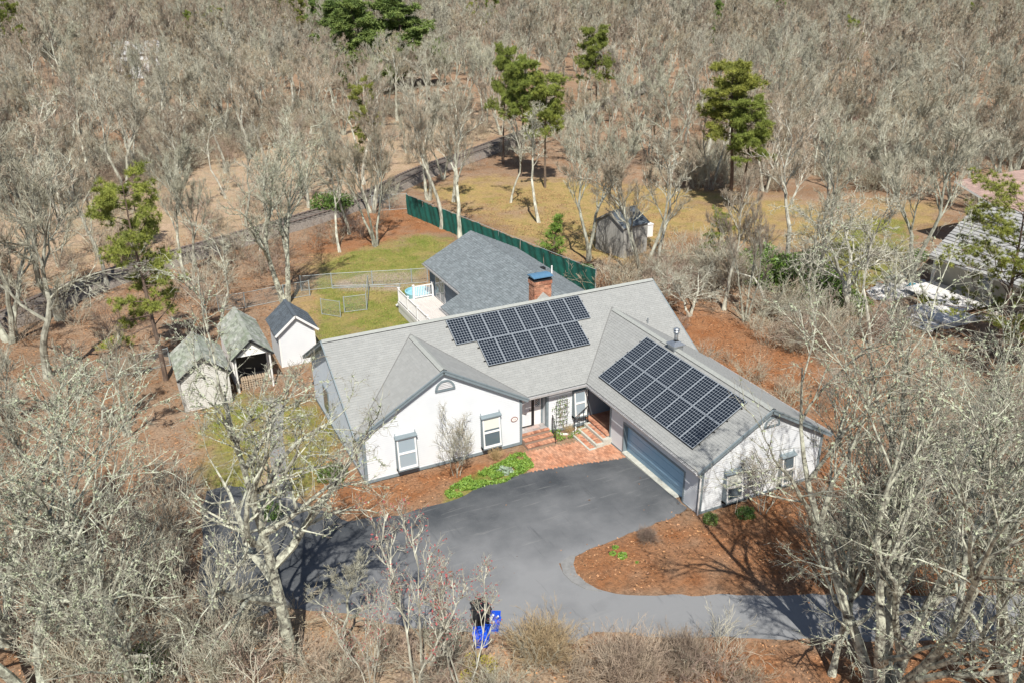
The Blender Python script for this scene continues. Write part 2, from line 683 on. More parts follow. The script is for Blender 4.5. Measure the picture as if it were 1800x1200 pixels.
# ================================================================ GROUND
def axis(a, b, step, far):
    c = list(np.arange(a, b, step))
    k, s = b, step
    out = []
    while k < far:
        s *= 1.25
        k += s
        out.append(k)
    k, s = a, step
    neg = []
    while k > -far:
        s *= 1.25
        k -= s
        neg.append(k)
    return np.array(neg[::-1] + c + out)


Z_GRASS = [
    [(540, 640), (548, 580), (556, 545), (560, 470), (620, 440), (740, 412), (800, 418), (790, 440), (745, 470), (730, 520), (730, 590), (640, 600)],
    [(1495, 385), (1590, 385), (1600, 430), (1590, 480), (1560, 500), (1525, 500), (1500, 530), (1460, 520), (1440, 470), (1455, 425)],
    [(370, 700), (420, 690), (560, 715), (600, 760), (570, 800), (545, 870), (480, 890), (380, 858), (345, 800)],
    [(780, 868), (800, 850), (880, 815), (935, 795), (945, 826), (850, 868), (785, 884)],
]
Z_STRAW = [
    [(745, 330), (850, 310), (1010, 318), (1200, 330), (1490, 365), (1490, 430), (1300, 425), (1180, 405), (1110, 470), (1010, 450), (960, 440), (870, 395), (770, 350)],
    [(1500, 350), (1640, 350), (1640, 400), (1500, 395)],
    [(520, 560), (540, 470), (590, 445), (780, 430), (740, 470), (700, 600)],
]
Z_MULCH = [
    [(560, 775), (640, 850), (760, 822), (918, 790), (935, 812), (860, 850), (780, 886), (620, 905), (560, 880), (540, 830)],
    [(985, 1000), (1020, 1022), (1060, 1040), (1400, 1046), (1900, 1046), (1900, 830), (1450, 820), (1240, 905), (1200, 890), (1130, 930), (1010, 978)],
    [(1180, 535), (1300, 560), (1420, 620), (1500, 700), (1560, 900), (1440, 860), (1430, 780), (1300, 700), (1200, 620)],
    [(1150, 1120), (1300, 1125), (1900, 1130), (1900, 1500), (1100, 1500), (1150, 1200)],
    [(560, 400), (700, 360), (800, 410), (740, 410), (600, 450), (520, 440)],
    [(1010, 480), (1130, 480), (1200, 520), (1190, 560), (1060, 520)],
    [(630, 730), (600, 700), (560, 700), (545, 760), (600, 800)],
]
Z_TAN = [[(-200, 560), (200, 470), (600, 355), (740, 290), (880, 235), (880, 190), (500, 230), (150, 330), (-300, 400)],
         [(330, 1085), (450, 1085), (600, 1080), (800, 1110), (1010, 1140), (1000, 1400), (200, 1400), (300, 1150)]]
Z_BARE = [[(590, 497), (640, 482), (720, 478), (740, 500), (700, 512), (600, 512)],
          [(462, 720), (500, 730), (498, 800), (490, 870), (470, 890), (455, 860), (462, 790)]]
gx, gy = axis(-42, 62, .33, 2500), axis(-32, 78, .33, 2500)
XX, YY = np.meshgrid(gx, gy)
amp = np.clip((np.hypot(XX - 5, YY + 5) - 45) / 60, 0, 1)
ZZ = G(XX, YY) + amp * ((vnoise(XX, YY, 31, 5) - .5) * 1.6) + (vnoise(XX, YY, .9, 6) - .5) * .02
nearm = (np.abs(XX) < 110) & (YY < 120) & (YY > -60)
attrs = {}
for nm, zs, am in (("grass", Z_GRASS, .8), ("straw", Z_STRAW, 2.2), ("mulch", Z_MULCH, .9), ("tan", Z_TAN, 2.5), ("bare", Z_BARE, .4)):
    a = np.zeros(XX.shape)
    for i, z in enumerate(zs):
        pw = polyw(z)
        a[nearm] = np.maximum(a[nearm], soft(XX[nearm], YY[nearm], pw, am if nm != "grass" or i != 3 else .15, seed=i * 7 + len(nm)))
    if nm == "mulch":
        a *= .35 + .65 * np.clip((vnoise(XX, YY, 2.6, 61) * .6 + vnoise(XX, YY, .7, 62) * .7) * 2.2 - .55, 0, 1)
    if nm == "straw":
        a *= .25 + .75 * np.clip((vnoise(XX, YY, 3.5, 63) * .7 + vnoise(XX, YY, .9, 64) * .5) * 2.2 - .5, 0, 1)
    if nm == "grass":
        a *= .35 + .65 * np.clip((vnoise(XX, YY, 1.6, 77) + vnoise(XX, YY, .5, 78)) * 1.3 - .5, 0, 1)
    attrs[nm] = ('POINT', a.ravel())
nx, ny = len(gx), len(gy)
ii, jj = np.meshgrid(np.arange(nx - 1), np.arange(ny - 1))
q = (jj * nx + ii).ravel()
me = new_mesh("forest_floor", np.stack([XX.ravel(), YY.ravel(), ZZ.ravel()], 1),
              [np.stack([q, q + 1, q + nx + 1, q + nx], 1)], ["forest_floor"], None, True, attrs)
put("ground", me, None, "structure")


def flat_sheet(name, pts, matn, dz=.03, edge=.08, kind="structure", wear=None, res=.6, rough_=0):
    """thin layer with real thickness that follows the sloping ground; pts world (x, y)"""
    if rough_:
        o_ = []
        for i in range(len(pts)):
            a, c = np.array(pts[i]), np.array(pts[(i + 1) % len(pts)])
            n_ = max(1, int(np.linalg.norm(c - a) / .35))
            for t in range(n_):
                q = a + (c - a) * t / n_
                o_.append(tuple(q + (vnoise(np.array([q[0]]), np.array([q[1]]), .5, 91)[0] - .5, vnoise(np.array([q[0]]), np.array([q[1]]), .5, 92)[0] - .5) * np.array([rough_, rough_])))
        pts = o_
    bm = bmesh.new()
    vsx = [bm.verts.new((p[0], p[1], 0)) for p in pts]
    bm.faces.new(vsx)
    x0, x1 = min(p[0] for p in pts), max(p[0] for p in pts)
    y0, y1 = min(p[1] for p in pts), max(p[1] for p in pts)
    for ax, a, b in ((0, x0, x1), (1, y0, y1)):
        k = a + res
        while k < b:
            co, no = [0, 0, 0], [0, 0, 0]
            co[ax] = k
            no[ax] = 1
            bmesh.ops.bisect_plane(bm, geom=bm.verts[:] + bm.edges[:] + bm.faces[:], plane_co=co, plane_no=no)
            k += res
    for v in bm.verts:
        v.co.z = float(G(v.co.x, v.co.y)) + dz
    r = bmesh.ops.extrude_edge_only(bm, edges=[e for e in bm.edges if e.is_boundary])
    for v in r['geom']:
        if isinstance(v, bmesh.types.BMVert):
            v.co.z -= dz + edge
    bmesh.ops.triangulate(bm, faces=[f for f in bm.faces if len(f.verts) > 4])
    bmesh.ops.recalc_face_normals(bm, faces=bm.faces[:])
    me = bpy.data.meshes.new(name)
    bm.to_mesh(me)
    bm.free()
    me.materials.append(MATS[matn])
    if wear is not None:
        t = me.attributes.new("wear", 'FLOAT', 'POINT')
        t.data.foreach_set("value", np.array([wear(v.co.x, v.co.y) for v in me.vertices], np.float32))
    return put(name, me, None, kind)


DRIVE = [(1103, 803), (942, 827), (900, 838), (850, 855), (780, 884), (700, 905), (610, 915), (550, 892), (470, 866), (400, 852), (365, 862),
         (352, 900), (356, 960), (345, 1040), (362, 1086), (440, 1088), (500, 1066), (600, 1078), (700, 1100), (850, 1112), (960, 1122), (1010, 1130),
         (1050, 1106), (1180, 1120), (1450, 1122), (2100, 1130), (2100, 1046), (1300, 1046), (1120, 1045), (1060, 1040), (1020, 1025), (990, 1008), (985, 990),
         (1010, 978), (1060, 955), (1130, 928), (1205, 898), (1211, 892)]
# the new dark seal coat lies near the garage, pale dust on the lane
flat_sheet("driveway", polyw(DRIVE), "asphalt", .022, wear=lambda x, y: min(.75, max(-.15, (-y - 9.6) * .115 - max(0, x - 7) * .05 + (.12 if y < -17 else 0) - max(0, -2 - x) * .06)), rough_=.22)
ISL = [(985, 990), (1000, 978), (1012, 975), (1008, 992), (1013, 1008), (1030, 1024), (1058, 1040), (1030, 1036), (1005, 1023), (990, 1008)]
isl = flat_sheet("kerb", polyw(ISL), "gravel_grey", .045)
flat_sheet("path", polyw([(462, 700), (478, 722), (474, 800), (482, 855), (500, 885), (520, 885), (505, 830), (497, 760), (500, 715), (485, 698)]), "gravel_grey", .015)


# ================================================================ RAILWAY
def smooth_line(pts, step=.6):
    P = np.array(pts, float)
    n = len(P)
    out = []
    for i in range(n - 1):
        p0, p1, p2, p3 = P[max(i - 1, 0)], P[i], P[i + 1], P[min(i + 2, n - 1)]
        k = max(2, int(np.linalg.norm(p2 - p1) / step))
        for t in np.arange(k) / k:
            out.append(.5 * ((2 * p1) + (-p0 + p2) * t + (2 * p0 - 5 * p1 + 4 * p2 - p3) * t * t + (-p0 + 3 * p1 - 3 * p2 + p3) * t ** 3))
    out.append(P[-1])
    return np.array(out)


TRK = smooth_line([(-52, 2), (-34, 14), (-17, 25.6), (-9.2, 32.2), (12.3, 43.6), (25, 54.6), (37.6, 63.4), (60, 80), (95, 108)])
tan_ = np.gradient(TRK, axis=0)
tan_ /= np.linalg.norm(tan_, axis=1)[:, None]
nor = np.stack([-tan_[:, 1], tan_[:, 0]], 1)
rw = thing("railway_track", "single railway track on grey ballast crossing the woods behind the yard", "railway track", (12, 43.5, 0))
prof = [(-1.85, -.5), (-1.3, .14), (1.3, .14), (1.85, -.5)]
V = []
for p, nn in zip(TRK, nor):
    for o, z in prof:
        V.append((p[0] + nn[0] * o + random.uniform(-.05, .05), p[1] + nn[1] * o + random.uniform(-.05, .05), z + random.uniform(-.03, .03)))
b = MB()
b.add(V, [(i * 4 + k, i * 4 + k + 1, i * 4 + k + 5, i * 4 + k + 4) for i in range(len(TRK) - 1) for k in range(3)])
b.build("ballast_bed", "ballast", rw)
b = MB()
for i in range(0, len(TRK)):
    p, nn, tt = TRK[i], nor[i], tan_[i]
    a, c = p - nn * 1.25, p + nn * 1.25
    b.bar((*a, .16), (*c, .16), .24, .14)
b.build("sleepers", "sleeper", rw, kind="stuff")
for sgn in (-1, 1):
    b = MB()
    q = [(*(p + nn * .72 * sgn), .31) for p, nn in zip(TRK, nor)]
    b.tube(q, .075, 4)
    b.build("rail", "rail_steel", rw)

# ================================================================ HOUSE
H, L, S_, ZE = 5.322, 19.489, .57605, 2.396
XG, HG, YG = 15.9785, 4.5952, 14.7013
XL, HL, YL = 4.1499, 4.9967, 5.2452
WG, WL, EV = (HG - ZE) / S_, (HL - ZE) / S_, (H - ZE) / S_
house = thing("house", "large white single storey house with grey shingle roofs, solar panels and an attached garage", "house", (9, -2, -.35))
RM = ["roof_main", "trim_slate"]
# roofs
yc = -4.86
roof_plane([(-.37, 0, H), (L, 0, H), (L, yc, H + S_ * yc), (-.37, yc, H + S_ * yc)], house, RM)
roof_plane([(XL + WL - .25, yc, H + S_ * yc), (XG - WG + .25, yc, H + S_ * yc), (XG - WG + .25, -EV, ZE), (XL + WL - .25, -EV, ZE)], house, RM)
roof_plane([(-.37, 0, H), (L, 0, H), (L, EV, ZE), (-.37, EV, ZE)], house, RM)
yv = -(H - HL) / S_
roof_plane([(XL, yv, HL), (XL, -YL, HL), (XL - WL, -YL, ZE), (XL - WL, -EV, ZE)], house, RM)
roof_plane([(XL, yv, HL), (XL, -YL, HL), (XL + WL, -YL, ZE), (XL + WL, -EV, ZE)], house, RM)
yv2 = -(H - HG) / S_
roof_plane([(XG, yv2, HG), (XG, -YG, HG), (XG - WG, -YG, ZE), (XG - WG, -EV, ZE)], house, RM)
roof_plane([(XG, yv2, HG), (XG, -YG, HG), (XG + WG, -YG, ZE), (XG + WG, -EV, ZE)], house, RM)


def ridge_vent(a, b_, perp, sl, dark=True, wd=.17, hh=.05):
    a, b_, perp = (np.array(k, float) for k in (a, b_, perp))
    m = MB()
    for s in (-1, 1):
        dv = perp * s * wd - np.array([0, 0, wd * sl])
        e = np.array([0, 0, hh])
        m.add([a + e, b_ + e, b_ + e + dv, a + e + dv], [(0, 1, 2, 3)], 0)
        lo = np.array([0, 0, -hh])
        m.add([a + e + dv, b_ + e + dv, b_ + dv + e + lo, a + dv + e + lo], [(0, 1, 2, 3)], 1)  # near-black edge faces draw the shadow line under the cap
    for k in (a, b_):
        d1 = perp * wd - np.array([0, 0, wd * sl])
        d2 = -perp * wd - np.array([0, 0, wd * sl])
        e = np.array([0, 0, hh])
        m.add([k + e, k + e + d1, k + d1, k + d2, k + e + d2], [(0, 1, 2, 3, 4)], 1)
    m.build("ridge_vent", ["ridge_vent", "dark"], house)


ridge_vent((-.37, 0, H), (L, 0, H), (0, 1, 0), S_)
ridge_vent((XL, yv - .25, HL), (XL, -YL, HL), (1, 0, 0), S_)
ridge_vent((XG, yv2 - .25, HG), (XG, -YG, HG), (1, 0, 0), S_)
for a, c in (((XL, yv, HL), (XL - WL, -EV, ZE)), ((XL, yv, HL), (XL + WL, -EV, ZE)), ((XG, yv2, HG), (XG - WG, -EV, ZE)),
             ((XG, yv2, HG), (XG + WG - .35, -EV + .3, ZE + .2))):
    b = MB()
    b.bar(np.array(a) + (0, 0, .012), np.array(c) + (0, 0, .012), .05, .02)
    b.build("valley_shade_strip", "valley", house)  # dark strip added to deepen the crease where contact shading stays faint
# gable rake boards
def rake(a, c, n, hgt=.2):
    m = MB()
    a, c, n = np.array(a, float), np.array(c, float), np.array(n, float)
    m.bar(a - (0, 0, .10) + n * .018, c - (0, 0, .10) + n * .018, .03, hgt)
    m.bar(a - (0, 0, .02) + n * .045, c - (0, 0, .02) + n * .045, .03, .06)
    m.build("rake_board", "trim_slate", house)


rake((XL, -YL, HL), (XL - WL, -YL, ZE), (0, -1, 0))
rake((XL, -YL, HL), (XL + WL, -YL, ZE), (0, -1, 0))
rake((XG, -YG, HG), (XG - WG, -YG, ZE), (0, -1, 0))
rake((XG, -YG, HG), (XG + WG, -YG, ZE), (0, -1, 0))
rake((-.37, 0, H), (-.37, -EV, ZE), (-1, 0, 0))
rake((-.37, 0, H), (-.37, EV, ZE), (-1, 0, 0))
rake((L, 0, H), (L, -EV, ZE), (1, 0, 0))
rake((L, 0, H), (L, EV, ZE), (1, 0, 0))


def gutter(a, c, n):
    a, c, n = (np.array(k, float) for k in (a, c, n))
    t = (c - a) / np.linalg.norm(c - a)
    m = MB()
    pr = [(0, 0), (0, -.12), (.10, -.12), (.125, 0), (.105, 0), (.09, -.10), (.015, -.10), (.015, 0)]
    P = [a + n * u + np.array([0, 0, v]) for u, v in pr]
    m.prism(P, c - a, 0)
    k = .4
    Lg = np.linalg.norm(c - a)
    while k < Lg:
        p = a + t * k
        m.bar(p + n * .005 + (0, 0, .004), p + n * .12 + (0, 0, .004), .03, .008)
        k += .8
    m.build("gutter", "gutter", house)


gutter((XL + WL + .04, -EV - .01, ZE - .03), (XG - WG, -EV - .01, ZE - .03), (0, -1, 0))
gutter((XG - WG - .01, -EV - .13, ZE - .03), (XG - WG - .01, -YG + .02, ZE - .03), (-1, 0, 0))
gutter((XG + WG + .01, -EV - .2, ZE - .03), (XG + WG + .01, -YG + .02, ZE - .03), (1, 0, 0))
gutter((-.3, EV + .01, ZE - .03), (L, EV + .01, ZE - .03), (0, 1, 0))


def downspout(pts):
    m = MB()
    m.tube(pts, .042, 6)
    m.build("downspout", "trim_white", house)


downspout([(8.62, -5.2, 2.33), (8.62, -5.16, 2.2), (8.42, -4.98, 2.0), (8.37, -4.93, 1.7), (8.37, -4.93, -.3)])
downspout([(12.1, -14.55, 2.3), (12.3, -14.55, 2.1), (12.44, -14.55, 1.9), (12.44, -14.55, -.1)])
downspout([(12.1, -4.95, 2.3), (12.38, -4.78, 2.1), (12.42, -4.78, -.3)])

# walls ------------------------------------------------------------
ZB = -.12          # bottom of the boards; the skirt below is slate
WH = ["siding_white", "trim_slate"]
yf = -5.05
wx0, wx1 = 0.0, 8.33


def gz(x, c, hh):
    return hh - .12 - S_ * abs(x - c)


wall([(wx0, yf, ZB), (wx1, yf, ZB), (wx1, yf, gz(wx1, XL, HL)), (XL, yf, HL - .12), (wx0, yf, gz(wx0, XL, HL))], house, (0, -1, 0), WH, label="white clapboard front gable wall with the half round vent")
# left end gable of the main house
wall([(0, yf + .14, ZB), (0, 4.75, ZB), (0, 4.75, H - .12 - S_ * 4.75), (0, 0, H - .12), (0, yf + .14, H - .12 - S_ * 4.9)], house, (-1, 0, 0), ["siding_shade_blue", ""], label="clapboard end wall in a shade tinted pale blue grey")
wall([(19.2, -4.7, ZB), (19.2, 4.75, ZB), (19.2, 4.75, H - .12 - S_ * 4.75), (19.2, 0, H - .12), (19.2, -4.7, H - .12 - S_ * 4.7)], house, (1, 0, 0), WH)
wall([(0.1, 4.75, ZB), (19.1, 4.75, ZB), (19.1, 4.75, 2.45), (0.1, 4.75, 2.45)], house, (0, 1, 0), WH)
# door recess between the gable and the middle wall
yd, ym = -4.25, -4.72
wall([(8.33, yd, .2), (10.0, yd, .2), (10.0, yd, 2.45), (8.33, yd, 2.45)], house, (0, -1, 0), ["siding_white", ""], boards=False, name="entry_wall")
wall([(wx1, yf + .01, ZB), (wx1, yd, ZB), (wx1, yd, 2.4), (wx1, yf + .01, 2.4)], house, (1, 0, 0), WH)
wall([(10.0, ym, ZB), (10.0, yd, ZB), (10.0, yd, 2.4), (10.0, ym, 2.4)], house, (-1, 0, 0), WH)
wall([(10.02, ym, ZB), (12.38, ym, ZB), (12.38, ym, 2.42), (10.02, ym, 2.42)], house, (0, -1, 0), WH, label="white clapboard wall between the front door and the porch")
# garage wing
xw = 12.5
wall([(xw, -8.22, ZB), (xw, -7.0, ZB), (xw, -7.0, 2.45), (xw, -8.22, 2.45)], house, (-1, 0, 0), WH)
wall([(xw, -13.4, 1.62), (xw, -8.23, 1.62), (xw, -8.23, 2.45), (xw, -13.4, 2.45)], house, (-1, 0, 0), WH)
wall([(xw, -14.42, ZB + .12), (xw, -13.41, ZB + .12), (xw, -13.41, 2.45), (xw, -14.42, 2.45)], house, (-1, 0, 0), WH)
ygf = -14.5
xr1 = XG + WG - .34
wall([(xw + .02, ygf, .12), (xr1, ygf, .12), (xr1, ygf, gz(xr1, XG, HG)), (XG, ygf, HG - .12), (xw + .02, ygf, gz(xw + .02, XG, HG))], house, (0, -1, 0), WH, label="white clapboard gable wall of the garage")
wall([(xr1, ygf + .02, .12), (xr1, -4.7, .12), (xr1, -4.7, 2.45), (xr1, ygf + .02, 2.45)], house, (1, 0, 0), WH)
# foundation
b = MB()
b.box(.03, 8.28, -5.02, 4.7, -.8, -.13)
b.box(8.28, 12.4, -4.69, 4.7, -.8, -.13)
b.box(12.4, 19.1, -4.69, 4.7, -.8, -.13)
b.box(13.0, 19.4, -14.46, -4.69, -.8, .11)
b.build("foundation", "foundation", house)
# slate skirt, corner boards and friezes
def trim(x0, x1, y0, y1, z0, z1, m="trim_slate", name="corner_board", parent=None):
    k = MB()
    k.box(x0, x1, y0, y1, z0, z1)
    return k.build(name, m, parent or house)


trim(-.03, 8.37, yf - .035, yf - .001, -.28, -.12, name="skirt_board")
trim(10.0, 12.4, ym - .035, ym - .001, -.28, -.12, name="skirt_board")
trim(xw - .035, xw - .001, -8.3, -6.97, -.32, -.12, name="skirt_board")
trim(xw - .035, xw - .001, -14.5, -13.38, -.25, .0, name="skirt_board")
trim(xw - .03, xr1 + .03, ygf - .035, ygf - .001, -.1, .12, name="skirt_board")
trim(-.035, -.001, -4.95, 4.8, -.28, -.12, name="skirt_board")
trim(8.24, 8.375, yf - .04, yf - .001, -.12, 2.35)
trim(8.332, 8.375, yf, yf + .12, -.12, 2.35)
trim(-.04, .1, yf - .04, yf - .001, -.12, 2.35)
trim(-.045, -.001, yf, yf + .14, -.12, 2.3)
trim(9.96, 10.09, ym - .04, ym - .001, -.12, 2.35)
trim(9.955, 9.998, ym, ym + .12, .2, 2.35)
trim(12.34, 12.45, ym - .04, ym - .001, -.12, 2.35)
trim(xw - .04, xw - .001, -7.1, -6.98, -.12, 2.35)
trim(xw - .04, xw - .001, -14.52, -14.38, 0, 2.35)
trim(xw - .02, xw + .13, ygf - .04, ygf - .001, .12, 2.35)
trim(xr1 - .13, xr1 + .02, ygf - .04, ygf - .001, .12, 2.3)
trim(10.1, 12.3, ym - .045, ym - .001, 2.2, 2.42, name="frieze_board")
trim(8.4, 9.95, yd - .045, yd - .001, 2.18, 2.42, name="frieze_board")
# garage door and its deep frame
gd = MB()
xd = 12.72
gd.box(xd, xd + .06, -13.33, -8.3, -.3, 1.55)
gdo = gd.build("garage_door", "door_shade_blue", house, label="wide pale double garage door")
for k in range(4):
    z = -.28 + k * .455
    g = MB()
    g.box(xd - .012, xd - .001, -13.3, -8.33, z + .012, z + .44)
    g.build("door_panel", "door_shade_blue", gdo)
jm = MB()
jm.box(xw - .03, xd, -8.33, -8.22, -.3, 1.62)
jm.box(xw - .03, xd, -13.42, -13.31, -.3, 1.62)
jm.box(xw - .03, xd, -13.31, -8.33, 1.52, 1.64)
jm.build("garage_door_frame", "trim_slate", house)
b = MB()
b.box(xw - .10, xd + .05, -13.31, -8.33, -.36, float(G(0, -11)) + .06)
b.build("garage_sill", "stone_pale", house)
# porch recess in the garage wing
b = MB()
b.box(12.5, 14.6, -7.0, -4.72, .05, .2)
b.build("porch_floor", "brick", house)
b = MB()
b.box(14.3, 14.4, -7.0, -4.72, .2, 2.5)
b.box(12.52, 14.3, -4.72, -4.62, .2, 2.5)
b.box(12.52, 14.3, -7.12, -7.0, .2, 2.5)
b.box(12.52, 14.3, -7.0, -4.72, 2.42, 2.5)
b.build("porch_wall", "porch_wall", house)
b = MB()
b.box(14.24, 14.297, -6.4, -5.5, .2, 2.2)
pd = b.build("porch_door", "door_shade_blue", house)
# front door, dark storm frame, side light
b = MB()
b.box(8.42, 9.30, yd - .05, yd - .001, .22, 2.15)
fd = b.build("front_door", "trim_white", house, label="white front door in the shaded recess")
b = MB()
for z0, z1 in ((.35, .95), (1.05, 2.0)):
    for x0 in (8.52, 8.90):
        b.box(x0, x0 + .30, yd - .062, yd - .05, z0, z1)
b.build("door_panel", "siding_white", fd)
b = MB()
b.tube([(9.2, yd - .05, 1.15), (9.2, yd - .12, 1.15)], .03, 8)
b.build("door_handle", "metal_black", fd)
b = MB()
b.box(9.32, 9.44, yd - .11, yd - .001, .2, 2.2)
b.box(8.36, 9.32, yd - .11, yd - .055, .2, .245)
b.build("storm_door_edge", "metal_black", house)
b = MB()
b.box(9.46, 9.86, yd - .05, yd - .001, .2, 2.15)
slt = b.build("side_light", "trim_white", house)
b = MB()
b.box(9.53, 9.79, yd - .056, yd - .05, 1.25, 2.0)
b.build("pane", "glass", slt)
b = MB()
for k in range(-3, 5):
    a = np.array([9.53 + k * .13, yd - .062, 1.25])
    for d in (1, -1):
        p0, p1 = [], []
        for t in np.linspace(0, 1, 20):
            x = a[0] + d * t * .75
            if 9.53 <= x <= 9.79:
                p0.append((x, yd - .062, 1.25 + t * .75))
        if len(p0) > 1:
            b.bar(p0[0], p0[-1], .012, .008)
b.build("lattice", "trim_white", slt)
b = MB()
b.box(9.88, 9.96, yd - .06, yd - .001, .2, 2.2)
b.build("door_casing", "trim_slate", house)


def bay_window(x0, x1, z0, z1, yw, depth=.34, dtop=.16, glass="glass", shade=True, label=None):
    """box window that stands out from the wall, deeper at its foot, with wedge cheeks"""
    root = MB()
    yb, yt = yw - depth, yw - dtop
    # cheeks
    for x in (x0, x1 - .035):
        root.prism([(x, yw, z1 + .25), (x, yt, z1), (x, yb, z0 - .02), (x, yw, z0 - .10)], (.035, 0, 0), 0)
    root.prism([(x0, yw, z0 - .10), (x0, yb - .02, z0 - .02), (x0, yb - .02, z0 + .05), (x0, yw, z0 + .05)], (x1 - x0, 0, 0), 0)
    root.prism([(x0 - .03, yw, z1 + .10), (x0 - .03, yw, z1 - .01), (x0 - .03, yt - .10, z1 - .03), (x0 - .03, yt - .10, z1 + .02)], (x1 - x0 + .06, 0, 0), 0)
    wn = root.build("window", "trim_slate", house, label=label)
    d = np.array([0, yt - yb, z1 - z0], float)
    Lh = np.linalg.norm(d)
    d /= Lh
    n = np.array([0, -d[2], d[1]])

    def slab(xa, xb, ta, tb, h0, h1, mt, nm):
        k = MB()
        o = np.array([0, yb, z0 + .05])
        sc_ = (Lh - .06)
        P = [o + d * ta * sc_ + n * h0 + (xa, 0, 0), o + d * ta * sc_ + n * h0 + (xb, 0, 0), o + d * tb * sc_ + n * h0 + (xb, 0, 0), o + d * tb * sc_ + n * h0 + (xa, 0, 0)]
        k.prism(P, n * (h1 - h0))
        return k.build(nm, mt, wn)
    xa, xb = x0 + .04, x1 - .04
    slab(xa + .02, xb - .02, .06, .50, -.03, -.02, glass, "pane")
    slab(xa + .02, xb - .02, .52, .94, -.03, -.02, glass, "pane")
    if shade:
        slab(xa + .06, xb - .06, .60, .92, -.018, -.012, "curtain", "blind")
    fr = MB()
    o = np.array([0, yb, z0 + .05])
    sc_ = (Lh - .06)
    for (ua, ub, ta, tb) in ((xa, xa + .07, 0, 1), (xb - .07, xb, 0, 1), (xa + .07, xb - .07, 0, .07), (xa + .07, xb - .07, .93, 1), (xa + .07, xb - .07, .48, .54)):
        P = [o + d * ta * sc_ + (ua, 0, 0), o + d * ta * sc_ + (ub, 0, 0), o + d * tb * sc_ + (ub, 0, 0), o + d * tb * sc_ + (ua, 0, 0)]
        fr.prism([p - n * .04 for p in P], n * .05)
    fr.build("sash_frame", "trim_white", wn)
    return wn


bay_window(6.05, 7.10, .15, 1.86, yf, label="box window with half drawn blind beside the oval plaque")
bay_window(1.55, 2.60, .15, 1.86, yf, glass="glass_sky_tint", shade=False, label="box window behind the bare tree")
bay_window(11.50, 12.28, .45, 1.98, ym, glass="glass_sky_tint", shade=False, label="box window next to the porch with panes coloured like reflected sky")
bay_window(13.75, 14.75, .35, 1.80, ygf, label="box window in the garage gable")
bay_window(16.95, 17.75, .35, 1.80, ygf, shade=False, label="box window at the far corner of the garage gable")
# window on the left end wall (flat)
for (y0, y1, z0, z1) in ((-4.2, -3.3, .2, 1.7), (1.2, 2.3, .4, 1.8)):
    b = MB()
    b.box(-.07, -.023, y0, y1, z0, z1)
    wn = b.build("window", "trim_slate", house)
    b = MB()
    b.box(-.08, -.071, y0 + .08, y1 - .08, z0 + .08, z1 - .08)
    b.build("pane", "glass", wn)


def half_round_vent(xc, zc, r, y):
    v = MB()
    ang = np.linspace(0, math.pi, 17)
    o = [(xc + (r + .05) * math.cos(a), y, zc + (r + .05) * math.sin(a)) for a in ang]
    i_ = [(xc + r * .84 * math.cos(a), y, zc + .03 + r * .84 * math.sin(a)) for a in ang]
    for k in range(16):
        v.prism([o[k], o[k + 1], i_[k + 1], i_[k]], (0, -.05, 0), 0)
    v.box(xc - r - .05, xc + r + .05, y - .05, y, zc - .05, zc + .03, 0)
    v.prism([(p[0], y - .004, p[2]) for p in i_], (0, -.006, 0), 1)
    vo = v.build("gable_vent", ["trim_slate", "dark"], house)
    z = zc + .06
    while z < zc + r * .84:
        hw = math.sqrt(max(0, (r * .84) ** 2 - (z - zc - .03) ** 2))
        if hw > .06:
            s = MB()
            s.prism([(xc - hw, y - .012, z + .05), (xc - hw, y - .045, z), (xc - hw, y - .05, z + .012), (xc - hw, y - .017, z + .062)], (2 * hw, 0, 0))
            s.build("louver", "gutter", vo)
        z += .085


half_round_vent(4.24, 3.86, .47, yf - .023)
half_round_vent(16.18, 3.63, .40, ygf - .023)
# oval house plaque
b = MB()
an = np.linspace(0, 2 * math.pi, 25)[:-1]
b.prism([(7.93 + .19 * math.cos(a), yf - .024, 1.30 + .145 * math.sin(a)) for a in an], (0, -.02, 0), 0)
b.prism([(7.93 + .15 * math.cos(a), yf - .045, 1.30 + .108 * math.sin(a)) for a in an], (0, -.004, 0), 1)
pq = b.build("house_plaque", ["plaque_rim", "trim_white"], house, label="oval white house number plaque with a brown rim")
tc = bpy.data.curves.new("number", 'FONT')
tc.body = "15"
tc.size = .14
tc.extrude = .002
tc.align_x = 'CENTER'
tc.align_y = 'CENTER'
tc.materials.append(MATS["plaque_rim"])
to = bpy.data.objects.new("lettering", tc)
COL.objects.link(to)
bpy.context.view_layer.update()
tm = bpy.data.meshes.new_from_object(to.evaluated_get(bpy.context.evaluated_depsgraph_get()))
bpy.data.objects.remove(to)
to = bpy.data.objects.new("lettering", tm)
COL.objects.link(to)
to.parent = pq
to.location = Vector((7.93, yf - .053, 1.30)) - Vector(house.location)
to.rotation_euler = (math.pi / 2, 0, 0)

